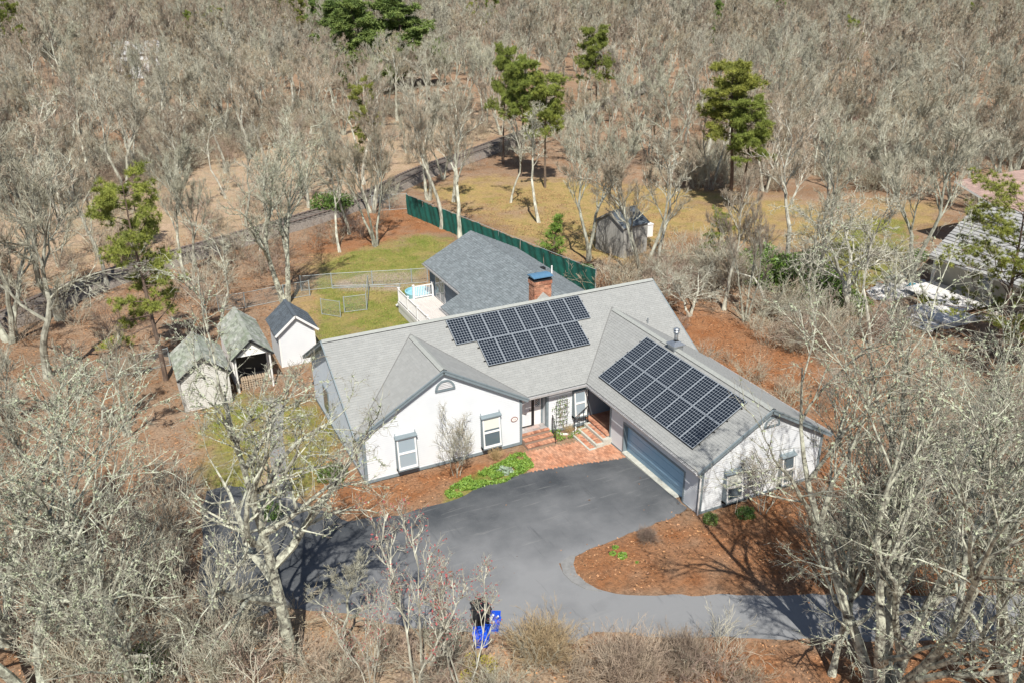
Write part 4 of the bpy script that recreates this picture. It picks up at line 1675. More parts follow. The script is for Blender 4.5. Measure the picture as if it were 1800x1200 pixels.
b.build("corner_board", "trim_white", nb)
for y in (-1.6, -5.5):
    b = MB()
    b.box(46.80, 46.89, y - 1.1, y, .7, 2.0)
    wn = b.build("window", "trim_white", nb)
    b = MB()
    b.box(46.78, 46.799, y - 1.0, y - .1, .8, 1.9)
    b.build("pane", "glass", wn)
nd = thing("neighbour_deck", "low white deck with steps in front of the neighbouring house", "deck", (42, -1, -.35))
for i, (x0, x1, y0, y1) in enumerate(((43.4, 46.6, -3.4, 1.9), (40.6, 43.4, -4.4, -1.0))):
    y = y0
    while y < y1:
        b = MB()
        b.box(x0, x1, y, min(y + .28, y1), .02, .06)
        b.build("plank", "concrete_white", nd)
        y += .29
b = MB()
for k in range(3):
    b.box(38.9 - k * .4 + .9, 39.3 - k * .4 + .9, -4.3, -1.9, -.12 - k * .1, -.06 - k * .1)
b.box(40.6, 46.6, -4.4, -4.34, -.35, .02)
b.box(40.5, 40.6, -4.4, -1, -.35, .02)
b.build("step", "concrete_white", nd)
pt = flat_sheet("patio_slab", px((1522, 512), (1570, 495), (1625, 492), (1640, 508), (1600, 520), (1568, 530), (1535, 527)), "concrete_white", .03)
cl = [((1545, 507), "terracotta pot on the neighbour's patio", "plant_pot", "terracotta", .22, .5), ((1560, 500), "grey green garden stool on the patio", "stool", "leaf_grey", .25, .6),
      ((1577, 497), "pale square planter box on the patio", "planter", "stone_pale", .5, .5), ((1603, 508), "crumpled teal tarp bundle on the deck", "tarp", "tarp_teal", .38, .4),
      ((1538, 517), "small white plastic chair on the patio", "chair", "white_box", .28, .8)]
for (q_, lab, nm, mt, r_, h_) in cl:
    p = at(*q_)
    b = MB()
    if nm == "plant_pot":
        b.tube([(p[0], p[1], -.35), (p[0], p[1], -.35 + h_ * .85), (p[0], p[1], -.35 + h_)], [r_ * .7, r_, r_ * 1.12], 12)
    elif nm == "stool":
        b.tube([(p[0], p[1], -.35 + h_ * .8), (p[0], p[1], -.35 + h_)], r_, 12)
        for a in range(4):
            ax_, ay_ = .7 * r_ * math.cos(a * 1.57 + .7), .7 * r_ * math.sin(a * 1.57 + .7)
            b.tube([(p[0] + ax_, p[1] + ay_, -.35), (p[0] + ax_ * .8, p[1] + ay_ * .8, -.35 + h_ * .8)], .025, 5)
    elif nm == "planter":
        b.box(p[0] - r_, p[0] + r_, p[1] - r_ * .6, p[1] + r_ * .6, -.35, -.35 + h_)
        b.box(p[0] - r_ - .04, p[0] + r_ + .04, p[1] - r_ * .6 - .04, p[1] + r_ * .6 + .04, -.35 + h_ - .08, -.35 + h_ + .002)
    elif nm == "chair":
        b.box(p[0] - r_, p[0] + r_, p[1] - r_, p[1] + r_, .06, .1)
        b.box(p[0] + r_ - .04, p[0] + r_, p[1] - r_, p[1] + r_, .1, .5)
        for sx in (-1, 1):
            for sy in (-1, 1):
                b.tube([(p[0] + sx * (r_ - .04), p[1] + sy * (r_ - .04), -.35), (p[0] + sx * (r_ - .05), p[1] + sy * (r_ - .05), .06)], .022, 5)
    else:
        V, F = [], []
        for i in range(9):
            for j in range(9):
                rr_ = 1 - (abs(i - 4) / 4.5) ** 2 * .9 - (abs(j - 4) / 4.5) ** 2 * .9
                V.append((p[0] + (i - 4) * .11, p[1] + (j - 4) * .11, -.28 + max(0, rr_) * h_ * (.7 + .5 * random.random())))
        F = [(i * 9 + j, (i + 1) * 9 + j, (i + 1) * 9 + j + 1, i * 9 + j + 1) for i in range(8) for j in range(8)]
        b.add(V, F)
    tag(b.build(nm, mt), lab, nm.replace("_", " "))
# faint far house in the trees at the upper left
q0 = at(243, 105, 3.0)
fh = thing("far_house", "small pale house barely showing through the bare trees at the upper left", "house", (q0[0], q0[1], -.3))
b = MB()
b.box(q0[0] - 4.5, q0[0] + 4.5, q0[1] - 3, q0[1] + 3, -.5, 4.6)
b.prism([(q0[0] - 4.5, q0[1] - 3, 4.6), (q0[0] - 4.5, q0[1] + 3, 4.6), (q0[0] - 4.5, q0[1], 6.6)], (9, 0, 0))
b.build("wall", "siding_white", fh)
for s in (-1, 1):
    roof_plane([(q0[0] - 4.8, q0[1], 6.75), (q0[0] + 4.8, q0[1], 6.75), (q0[0] + 4.8, q0[1] + s * 3.4, 4.4), (q0[0] - 4.8, q0[1] + s * 3.4, 4.4)], fh, ["roof_pale", "trim_white"], expo=.6, tab=3)
for xx in (-2.5, 0, 2.5):
    b = MB()
    b.box(q0[0] + xx - .5, q0[0] + xx + .5, q0[1] - 3.08, q0[1] - 3.0, 1.6, 3.2)
    wn = b.build("window", "trim_slate", fh)
    b = MB()
    b.box(q0[0] + xx - .42, q0[0] + xx + .42, q0[1] - 3.1, q0[1] - 3.08, 1.7, 3.1)
    b.build("pane", "glass", wn)

# ================================================================ BINS BY THE LANE
def tapered(m, cx, cy, z0, z1, w0, d0, w1, d1, mi=0, ch_=.06):
    def ring(w_, d_, z):
        c_ = min(w_, d_) * ch_ * 2
        return [(cx - w_ + c_, cy - d_, z), (cx + w_ - c_, cy - d_, z), (cx + w_, cy - d_ + c_, z), (cx + w_, cy + d_ - c_, z),
                (cx + w_ - c_, cy + d_, z), (cx - w_ + c_, cy + d_, z), (cx - w_, cy + d_ - c_, z), (cx - w_, cy - d_ + c_, z)]
    V = ring(w0, d0, z0) + ring(w1, d1, z1)
    F = [(i, (i + 1) % 8, (i + 1) % 8 + 8, i + 8) for i in range(8)] + [tuple(range(8))[::-1], tuple(range(8, 16))]
    m.add(V, F, mi)


def wheelie(px_, lab, body, rz):
    p = at(*px_)
    root = thing("wheeled_bin", lab, "bin", p, 0)
    x, y, g = p
    m = MB()
    tapered(m, x, y, g + .08, g + .92, .22, .25, .28, .33)
    m.box(x - .30, x + .30, y - .35, y + .35, g + .88, g + .93)
    m.build("body", body, root)
    m = MB()
    tapered(m, x, y, g + .932, g + .99, .31, .37, .28, .33)
    tapered(m, x, y, g + .992, g + 1.02, .22, .26, .18, .22)
    m.build("lid", body, root)
    for s in (-1, 1):
        m = MB()
        m.tube([(x + s * .24, y + .27, g + .1), (x + s * .30, y + .27, g + .1)], .1, 12)
        m.build("wheel", "metal_black", root)
    m = MB()
    m.tube([(x - .22, y + .38, g + .92), (x + .22, y + .38, g + .92)], .02, 6)
    m.build("handle", body, root)
    root.rotation_euler = (0, 0, rz)
    return root


wheelie((846, 1098), "black wheeled rubbish bin standing at the edge of the grey lane", "bin_black", 0)


def crate(px_, lab, rz, fill):
    p = at(*px_)
    root = thing("recycling_crate", lab, "crate", p)
    x, y, g = p
    m = MB()
    W0, D0, W1, D1, hh = .22, .30, .29, .38, .42
    for (sx, sy) in ((1, 0), (-1, 0), (0, 1), (0, -1)):
        if sx:
            m.add([(x + sx * W0, y - D0, g), (x + sx * W0, y + D0, g), (x + sx * W1, y + D1, g + hh), (x + sx * W1, y - D1, g + hh),
                   (x + sx * (W0 - .02), y - D0, g), (x + sx * (W0 - .02), y + D0, g), (x + sx * (W1 - .03), y + D1 - .03, g + hh), (x + sx * (W1 - .03), y - D1 + .03, g + hh)],
                  [(0, 1, 2, 3), (4, 7, 6, 5), (3, 2, 6, 7)])
        else:
            m.add([(x - W0, y + sy * D0, g), (x + W0, y + sy * D0, g), (x + W1, y + sy * D1, g + hh), (x - W1, y + sy * D1, g + hh),
                   (x - W0, y + sy * (D0 - .02), g), (x + W0, y + sy * (D0 - .02), g), (x + W1 - .03, y + sy * (D1 - .03), g + hh), (x - W1 + .03, y + sy * (D1 - .03), g + hh)],
                  [(0, 1, 2, 3), (4, 7, 6, 5), (3, 2, 6, 7)])
    m.box(x - W0, x + W0, y - D0, y + D0, g, g + .03)
    m.build("body", "bin_blue", root)
    for s in (-1, 1):
        m = MB()
        m.box(x + s * .30 - .02, x + s * .30 + .02, y - .1, y + .1, g + .35, g + .40)
        m.build("handle", "bin_blue", root)
    rr_ = random.Random(4)
    m = MB()
    for i in range(fill):
        cx_, cy_ = x + rr_.uniform(-.17, .17), y + rr_.uniform(-.26, .26)
        z = g + .1 + rr_.uniform(0, .22)
        m.tube([(cx_, cy_, z), (cx_ + rr_.uniform(-.1, .1), cy_ + rr_.uniform(-.1, .1), z + .12)], .035, 6)
    if fill:
        m.build("recyclables", "bin_clutter", root, "stuff")
    root.rotation_euler = (0, 0, rz)


crate((846, 1128), "blue recycling crate in front of the black bin", -.4, 0)
crate((866, 1100), "blue recycling crate with bottles right of the black bin", -.5, 14)


# ================================================================ PLANTS
def nrm(v):
    return v / (np.linalg.norm(v, axis=-1, keepdims=True) + 1e-9)


def grow(rg, P, D, Ln, K, jit, up):
    """polylines of K points from every start point P along D"""
    B = len(P)
    out = np.empty((B, K, 3))
    out[:, 0] = P
    d = nrm(D)
    st = (Ln / (K - 1))[:, None]
    for k in range(1, K):
        d = nrm(d + rg.normal(0, jit, (B, 3)) + np.array([0, 0, up]))
        out[:, k] = out[:, k - 1] + d * st
    return out


def spawn(rg, PL, RD, LN, n, t0, t1, ang, ratio, taper=.45, flat=0.0):
    """n children along each parent polyline"""
    B, K, _ = PL.shape
    t = t0 + (t1 - t0) * (np.arange(n)[None, :] + rg.random((B, n))) / n
    f = t * (K - 1)
    i = np.minimum(f.astype(int), K - 2)
    w_ = (f - i)[..., None]
    bi = np.arange(B)[:, None]
    a, b_ = PL[bi, i], PL[bi, i + 1]
    p = a * (1 - w_) + b_ * w_
    tg = nrm(b_ - a)
    r = RD[bi, i] * (1 - w_[..., 0]) + RD[bi, i + 1] * w_[..., 0]
    rv = rg.normal(0, 1, (B, n, 3))
    pr = nrm(rv - (rv * tg).sum(-1, keepdims=True) * tg)
    if flat:
        pr[..., 2] *= (1 - flat)
        pr = nrm(pr)
    al = np.radians(rg.uniform(ang[0], ang[1], (B, n)))[..., None]
    d = tg * np.cos(al) + pr * np.sin(al)
    ln = LN[:, None] * ratio * (1 - taper * t) * rg.uniform(.7, 1.2, (B, n))
    return p.reshape(-1, 3), d.reshape(-1, 3), ln.ravel(), r.ravel()


def radii(r0, r1, K):
    k = np.linspace(0, 1, K)[None, :]
    return r0[:, None] * (1 - k) + r1[:, None] * k


class TM:
    """tree mesh collector"""
    def __init__(s):
        s.V, s.F, s.mi, s.n = [], [], [], 0

    def tubes(s, PL, RD, S, mi):
        B, K, _ = PL.shape
        tg = np.gradient(PL, axis=1)
        tg = nrm(tg)
        ref = np.where(np.abs(tg[..., 2:3]) > .9, np.array([1., 0, 0]), np.array([0, 0, 1.]))
        x = nrm(np.cross(tg, ref))
        y = np.cross(tg, x)
        a = 2 * np.pi * np.arange(S) / S
        V = PL[:, :, None] + RD[:, :, None, None] * (x[:, :, None] * np.cos(a)[:, None] + y[:, :, None] * np.sin(a)[:, None])
        base = s.n + (np.arange(B)[:, None, None] * K + np.arange(K - 1)[None, :, None]) * S
        k = np.arange(S)[None, None, :]
        k1 = (k + 1) % S
        F = np.stack([base + k, base + k1, base + S + k1, base + S + k], -1).reshape(-1, 4)
        s.V.append(V.reshape(-1, 3))
        s.F.append(F)
        s.mi.append(np.full(len(F), mi))
        s.n += B * K * S

    def ribbons(s, PL, RD, rg, mi):
        B, K, _ = PL.shape
        tg = nrm(np.gradient(PL, axis=1))
        rv = rg.normal(0, 1, (B, 1, 3))
        x = nrm(np.cross(tg, rv))
        V = np.stack([PL - x * RD[..., None], PL + x * RD[..., None]], 2)
        base = s.n + (np.arange(B)[:, None] * K + np.arange(K - 1)[None, :]) * 2
        F = np.stack([base, base + 1, base + 3, base + 2], -1).reshape(-1, 4)
        s.V.append(V.reshape(-1, 3))
        s.F.append(F)
        s.mi.append(np.full(len(F), mi))
        s.n += B * K * 2

    def quads(s, C, size, rg, mi, up=None):
        """leaf sized quads at centres C"""
        B = len(C)
        a = nrm(rg.normal(0, 1, (B, 3)))
        b_ = nrm(np.cross(a, rg.normal(0, 1, (B, 3)) if up is None else up + rg.normal(0, .4, (B, 3))))
        sz = (size * rg.uniform(.6, 1.4, B))[:, None]
        V = np.stack([C - a * sz, C + b_ * sz * .5, C + a * sz, C - b_ * sz * .5], 1)
        F = s.n + np.arange(B)[:, None] * 4 + np.arange(4)[None]
        s.V.append(V.reshape(-1, 3))
        s.F.append(F)
        s.mi.append(np.full(B, mi))
        s.n += B * 4

    def mesh(s, name, mats):
        return new_mesh(name, np.concatenate(s.V), s.F, mats, np.concatenate(s.mi), False)

    def tris(s):
        return sum(len(f) * 2 for f in s.F)


def bare_tree(seed, Ht=10, trunk=.85, r0=.17, nl=9, tmin=.3, ang=(22, 50), l1=.5, up1=.10, n2=8, n3=6, n4=5, n5=5, jit=.16, tw=.006, lean=(0, 0),
              forks=1, lr=.62, j3=None, ss=(8, 6, 4, 3), taper=.5, lich=0, flat=0, K1=8, a2=(22, 55), a3=(25, 60), droop=0., bud=0, tj=None, fs=.32, bark="bark", twig="twig", t4=None):
    rg = np.random.default_rng(seed)
    T, C = TM(), TM()
    # trunk(s)
    P = np.zeros((forks, 3))
    if forks > 1:
        az = np.arange(forks) * 2 * np.pi / forks + rg.random() * 3
        D = np.stack([np.cos(az) * fs, np.sin(az) * fs, np.ones(forks)], 1) + rg.normal(0, .06, (forks, 3))
        P += D * np.array([1, 1, 0]) * .25
    else:
        D = np.array([[lean[0], lean[1], 1.]])
    LN = np.full(forks, Ht * trunk) * rg.uniform(.85, 1.05, forks)
    PL = grow(rg, P, D, LN, 12, (.06 + jit * .25) if tj is None else tj, .03)
    PL[:, 0, 2] -= .3
    kk = np.linspace(0, 1, 12)
    RD = (r0 / math.sqrt(forks) ** .6) * (1 - kk * .88)[None, :] * np.ones((forks, 1))
    RD[:, 0] *= 1.45
    T.tubes(PL, RD, ss[0], 0)
    # limbs
    p, d, ln, r = spawn(rg, PL, RD, LN, nl, tmin, .98, ang, l1 / trunk, taper, flat)
    PL1 = grow(rg, p, d, ln, K1, jit, up1)
    R1 = radii(np.maximum(r * lr, .018), np.full(len(p), .014), K1)
    T.tubes(PL1, R1, ss[1], 0)
    j3 = jit * 1.1 if j3 is None else j3
    p, d, ln2, r = spawn(rg, PL1, R1, ln, n2, .15, .98, a2, .50, .4)
    PL2 = grow(rg, p, d, ln2, 6, jit * 1.1, up1 * .9 - droop)
    R2 = radii(np.maximum(r * .60, .013), np.full(len(p), .009), 6)
    T.tubes(PL2, R2, ss[2], 0)
    p, d, ln3, r = spawn(rg, PL2, R2, ln2, n3, .15, 1, a3, .56, .35)
    PL3 = grow(rg, p, d, ln3, 5, j3, up1)
    R3 = radii(np.maximum(r * .6, tw * 1.9), np.full(len(p), tw * 1.1), 5)
    if lich:
        T.tubes(PL3, R3, ss[3], 0)
    else:
        C.tubes(PL3, R3, ss[3], 1)
    p, d, ln4, r = spawn(rg, PL3, R3, ln3, n4, .2, 1, a3, .58, .3)
    ln4 = np.maximum(ln4, .22)
    PL4 = grow(rg, p, d, ln4, 4, j3, up1)
    R4 = np.full(PL4.shape[:2], tw) * np.linspace(1.1, .8, 4)[None]
    C.ribbons(PL4, R4, rg, 0)
    if n5:
        p, d, ln5, r = spawn(rg, PL4, R4, ln4, n5, .2, 1, (20, 55), .6, .3)
        ln5 = np.maximum(ln5, .16)
        PL5 = grow(rg, p, d, ln5, 2, 0, up1)
        C.ribbons(PL5, np.full(PL5.shape[:2], tw * .8), rg, 0)
        if bud:
            C.quads(PL5[::bud, 1], .035, rg, 2)
    if lich:
        for PLx, Rx, m_ in ((PL1, R1, 2), (PL2, R2, 4), (PL3, R3, 2)):
            B, K, _ = PLx.shape
            n_ = int(lich * m_ * B)
            bi, ki = rg.integers(0, B, n_), rg.integers(0, K - 1, n_)
            w_ = rg.random((n_, 1))
            c_ = PLx[bi, ki] * (1 - w_) + PLx[bi, ki + 1] * w_ + rg.normal(0, 1, (n_, 3)) * (Rx[bi, ki][:, None] * .7 + .012)
            C.quads(c_, .045, rg, 3)
            C.quads(c_ + rg.normal(0, .015, c_.shape), .04, rg, 3)
    mats = [twig, bark, "bud_red", "lichen"]
    return T.mesh("trunk", [bark]), C.mesh("crown", mats), (T, C)


def joined(T, C, name, bark, twig):
    V = np.concatenate(T.V + C.V)
    nT = T.n
    F = list(T.F) + [f + nT for f in C.F]
    mi = np.concatenate([np.full(sum(len(f) for f in T.F), 1)] + C.mi)
    return new_mesh(name, V, F, [twig, bark, "bud_red", "lichen"], mi, False)


def pine(seed, Ht=9, r0=.14, t0=.45, nl=26, l1=.26, n2=7, tufts=5, blades=18, tsz=.16, needle="needle", ang=(60, 95), cone=0., up=.05, spread=.12, shape=.35, bw=.06):
    rg = np.random.default_rng(seed)
    T, C = TM(), TM()
    LN = np.array([Ht])
    PL = grow(rg, np.zeros((1, 3)), np.array([[.03, .02, 1.]]), LN, 12, .03, .05)
    PL[:, 0, 2] -= .3
    RD = (r0 * (1 - np.linspace(0, 1, 12) * .85))[None]
    T.tubes(PL, RD, 7, 0)
    p, d, ln, r = spawn(rg, PL, RD, LN, nl, t0, 1, ang, l1, shape + cone)
    ln = np.maximum(ln, .3)
    PL1 = grow(rg, p, d, ln, 6, .12, up)
    R1 = radii(np.maximum(r * .4, .02), np.full(len(p), .012), 6)
    T.tubes(PL1, R1, 4, 0)
    p, d, ln2, r = spawn(rg, PL1, R1, ln, n2, .3, 1, (25, 65), .42, .4, .4)
    PL2 = grow(rg, p, d, ln2, 4, .1, up * 2)
    T.tubes(PL2, radii(np.full(len(p), .012), np.full(len(p), .007), 4), 3, 0)
    # needle tufts near the shoot tips
    B = len(PL2)
    bi = np.repeat(np.arange(B), tufts)
    f = rg.uniform(.35, 1, len(bi)) * 3
    i = np.minimum(f.astype(int), 2)
    w_ = (f - i)[:, None]
    c_ = PL2[bi, i] * (1 - w_) + PL2[bi, i + 1] * w_ + rg.normal(0, spread, (len(bi), 3)) * np.array([1, 1, .5])
    n_ = len(c_)
    cc = np.repeat(c_, blades, 0)
    dd = nrm(rg.normal(0, 1, (len(cc), 3)) + np.array([0, 0, .55]))
    ll = tsz * rg.uniform(.6, 1.2, (len(cc), 1))
    x = nrm(np.cross(dd, rg.normal(0, 1, (len(cc), 3)))) * tsz * bw
    V = np.stack([cc - x, cc + x, cc + dd * ll], 1)
    F = C.n + np.arange(len(cc))[:, None] * 3 + np.arange(3)[None]
    C.V.append(V.reshape(-1, 3))
    C.F.append(F)
    C.mi.append(np.zeros(len(cc), int))
    C.n += len(cc) * 3
    return T.mesh("trunk", ["bark_pine"]), C.mesh("crown", [needle]), (T, C)


def leafy(seed, rx, ry, h, n, size, matn, mat2=None, hollow=.6, stems=30, tw="twig", name="foliage"):
    """evergreen bush: leaf quads on an uneven dome with inner stems"""
    rg = np.random.default_rng(seed)
    C = TM()
    lob = nrm(rg.normal(0, 1, (9, 3)) + np.array([0, 0, .6]))
    lr = rg.uniform(.7, 1.15, 9)
    d = nrm(rg.normal(0, 1, (n, 3)) + np.array([0, 0, .25]))
    k = np.clip((d @ lob.T), 0, 1) ** 6
    rr_ = (.72 + (k * lr).max(1) * .38) * rg.uniform(hollow, 1, n) ** .5
    c_ = d * rr_[:, None] * np.array([rx, ry, h])
    c_[:, 2] = np.abs(c_[:, 2])
    C.quads(c_, size, rg, 0)
    if mat2:
        s_ = rg.random(n) < .25
        C.quads(c_[s_] * 1.02, size, rg, 1)
    P = np.zeros((stems, 3))
    D = nrm(rg.normal(0, 1, (stems, 3)) * np.array([rx, ry, 0]) + np.array([0, 0, h]))
    PL = grow(rg, P, D, np.full(stems, (rx + h) * .5), 5, .15, .05)
    C.tubes(PL, radii(np.full(stems, .03), np.full(stems, .008), 5), 3, 2)
    return C.mesh(name, [matn, mat2 or matn, tw])


def twiggy(seed, h, n=60, n2=8, n3=5, r0=.014, tw=.005, spread=(5, 60), twig="twig_brush", up=.06, k=6, jit=.12, base=.25, n4=0):
    rg = np.random.default_rng(seed)
    C = TM()
    P = rg.normal(0, base, (n, 3)) * np.array([1, 1, 0])
    al = np.radians(rg.uniform(*spread, n))
    az = rg.uniform(0, 2 * np.pi, n)
    D = np.stack([np.sin(al) * np.cos(az), np.sin(al) * np.sin(az), np.cos(al)], 1)
    LN = h * rg.uniform(.65, 1.05, n)
    PL = grow(rg, P, D, LN, k, jit, up)
    RD = radii(np.full(n, r0), np.full(n, tw), k)
    C.tubes(PL, RD, 3, 0)
    p, d, l2, r = spawn(rg, PL, RD, LN, n2, .3, 1, (15, 45), .42, .3)
    PL2 = grow(rg, p, d, l2, 4, jit, up)
    R2 = np.full(PL2.shape[:2], tw)
    C.ribbons(PL2, R2, rg, 0)
    p, d, l3, r = spawn(rg, PL2, R2, l2, n3, .3, 1, (15, 45), .5, .3)
    PL3 = grow(rg, p, d, l3, 2, 0, up)
    C.ribbons(PL3, np.full(PL3.shape[:2], tw * .8), rg, 0)
    return C.mesh("branches", [twig])


# prototypes -------------------------------------------------------
PT = {}


def reg(key, res, height):
    PT[key] = (res[0], res[1], height, res[2])


# trees seen large in front of the house
reg("hero_left", bare_tree(101, 12.5, trunk=.9, r0=.25, nl=13, tmin=.24, ang=(32, 75), l1=.58, up1=.05, tj=.025, lr=.95, j3=.15, n2=7, n3=5, n4=4, n5=3, jit=.17, tw=.0055, taper=.55,
                           lich=2.2, bark="bark_lichen", twig="twig_lichen", droop=.03), 12.5)
reg("hero_right", bare_tree(113, 12, trunk=.95, r0=.30, nl=7, tmin=.12, tj=.06, fs=.26, ang=(10, 34), l1=.55, lr=.8, j3=.08, up1=.04, n2=7, n3=5, n4=4, n5=2, jit=.13, tw=.005, forks=5, taper=.35,
                            lich=1.6, bark="bark_lichen", twig="twig_lichen", a2=(15, 42)), 12)
reg("hero_mid", bare_tree(127, 10, trunk=.85, r0=.20, nl=10, tmin=.2, ang=(25, 60), l1=.55, up1=.07, n2=6, n3=5, n4=4, n5=2, jit=.20, tw=.005, forks=2, taper=.4,
                          lich=2, bark="bark_lichen", twig="twig_lichen"), 10)
for i, (fk, tm, an, l_, jt) in enumerate([(1, .38, (22, 48), .42, .15), (2, .34, (20, 50), .42, .18), (1, .48, (20, 45), .36, .14), (1, .30, (28, 60), .46, .22), (3, .35, (18, 40), .40, .16)]):
    reg("oak%d" % i, bare_tree(200 + i, 10, trunk=.86, r0=.16, nl=9 if fk < 3 else 6, tmin=tm, ang=an, l1=l_, up1=.13, n2=7, n3=5, n4=5, n5=3, jit=jt, j3=.07, a3=(12, 38), a2=(15, 42), tw=.0065, forks=fk,
                               ss=(7, 5, 3, 3), bark="bark_pale" if i in (0, 2) else "bark", twig="twig_grey" if i % 2 else "twig"), 10)
reg("hero_back", bare_tree(151, 11, trunk=.9, r0=.24, nl=8, tmin=.28, ang=(15, 42), l1=.50, lr=.85, j3=.08, up1=.08, n2=7, n3=5, n4=4, n5=3, jit=.15, tw=.006, forks=2, taper=.4, a2=(18, 45), a3=(15, 42),
                             lich=.8, bark="bark_lichen", twig="twig_grey"), 11)
reg("slim", bare_tree(231, 10, trunk=.95, r0=.10, nl=11, tmin=.45, ang=(25, 55), l1=.24, up1=.08, n2=5, n3=4, n4=4, n5=0, jit=.16, tw=.009, ss=(6, 4, 3, 3), bark="bark_pale", twig="twig_grey"), 10)
reg("twisted", bare_tree(245, 10, trunk=.7, r0=.22, nl=9, tmin=.25, ang=(40, 85), l1=.62, up1=.04, n2=7, n3=5, n4=4, n5=2, jit=.34, tw=.008, forks=2, ss=(8, 6, 4, 3),
                         bark="bark_pale", twig="twig_grey", lich=.6), 10)
for i in range(4):
    reg("far%d" % i, bare_tree(300 + i, 10, trunk=.85, r0=.15, nl=8, tmin=.35, ang=(22, 52), l1=.44, up1=.15, n2=6, n3=4, n4=5, n5=4, jit=.13, j3=.06, a3=(12, 38), a2=(15, 42), tw=.011, lr=.8,
                               forks=1 + i % 2, ss=(5, 4, 3, 3), bark="bark_pale" if i % 2 else "bark", twig="twig_grey" if i == 3 else "twig", K1=6), 10)
reg("sapling", bare_tree(320, 3.6, trunk=.95, r0=.035, nl=8, tmin=.2, ang=(25, 55), l1=.5, up1=.12, n2=5, n3=3, n4=3, n5=0, jit=.14, tw=.004, forks=4, fs=.5, ss=(5, 4, 3, 3), bark="bark", twig="twig"), 3.6)
reg("red_sapling", bare_tree(321, 4.6, trunk=.95, r0=.045, nl=7, tmin=.25, ang=(12, 32), l1=.36, up1=.14, n2=4, n3=3, n4=2, n5=2, jit=.10, tw=.004, forks=3, ss=(5, 4, 3, 3), bark="bark_pale", twig="twig_grey", bud=2), 4.6)
reg("pine_tall", pine(401, 10.5, t0=.50, nl=44, l1=.25, n2=8, tufts=6, blades=30, tsz=.27, shape=.45, spread=.16), 10.5)
reg("pine_left", pine(404, 10, t0=.28, nl=34, l1=.26, n2=7, tufts=6, blades=26, tsz=.25, shape=.5, needle="needle"), 10)
reg("pine_near", pine(402, 9, t0=.15, nl=46, l1=.42, n2=9, tufts=5, blades=34, tsz=.2, shape=.35, ang=(50, 100)), 9)
reg("white_pine", pine(403, 14, r0=.25, t0=.12, nl=60, l1=.34, n2=9, tufts=6, blades=20, tsz=.5, bw=.09, needle="needle_dark", shape=.75, spread=.25), 14)
reg("cedar", pine(405, 7, r0=.12, t0=.08, nl=46, l1=.22, n2=7, tufts=5, blades=18, tsz=.26, needle="needle_olive", shape=.85, ang=(40, 70), up=.1), 7)
M_RHODO = leafy(501, 1.8, 1.5, 1.9, 3600, .085, "leaf_green", "leaf_bright", name="foliage")
M_YEW = leafy(502, 1.0, .9, .9, 2000, .06, "leaf_green", name="foliage")
M_SPRUCE = pine(406, 3.6, r0=.07, t0=.05, nl=46, l1=.36, n2=6, tufts=4, blades=14, tsz=.16, needle="leaf_bright", shape=.9, ang=(60, 90))
M_BURN = twiggy(601, 1.6, n=170, n2=9, n3=5, tw=.0045, r0=.011, spread=(0, 62), twig="twig_tan", base=.22)
M_BURN2 = twiggy(602, 1.7, n=180, n2=9, n3=5, tw=.0045, r0=.011, spread=(0, 70), twig="twig_brush", base=.3)
M_BRUSH = [twiggy(610 + i, 2.2 + .5 * i, n=16, n2=7, n3=5, tw=.009, r0=.016, spread=(0, 50), twig=("twig_brush", "twig", "twig_grey")[i], base=.4, jit=.2) for i in range(3)]
M_FORS = leafy(503, .75, .7, .9, 1100, .035, "forsythia", "blade", hollow=.3, stems=90, tw="twig_tan")
M_HOSTA = leafy(504, .32, .32, .22, 260, .07, "leaf_bright", stems=6)
M_LAV = leafy(505, .62, .5, .38, 900, .07, "leaf_grey", stems=20)
M_ORN = twiggy(606, 1.1, n=110, n2=2, n3=1, tw=.005, r0=.008, spread=(0, 48), twig="dry_grass", base=.1)

TREES = []     # things


def tree(name, key, x, y, Ht, label, group=None, rz=None, wide=1.0, cat="tree", z=None, tilt=(0, 0), sub=("trunk", "crown")):
    tme, cme, h0, _ = PT[key]
    g = float(G(x, y)) if z is None else z
    o = thing(name, label, cat, (x, y, g), rz if rz is not None else random.uniform(0, 6.28), group)
    s = Ht / h0
    o.scale = (s * wide, s * wide, s)
    o.rotation_euler = (tilt[0], tilt[1], o.rotation_euler[2])
    put(sub[0], tme, o)
    put(sub[1], cme, o)
    TREES.append((x, y, Ht))
    return o


def tree_px(name, key, bx, by, ty, label, **k):
    x, y, g = at(bx, by)
    return tree(name, key, x, y, max(1.2, height_to(x, y, ty)), label, **k)


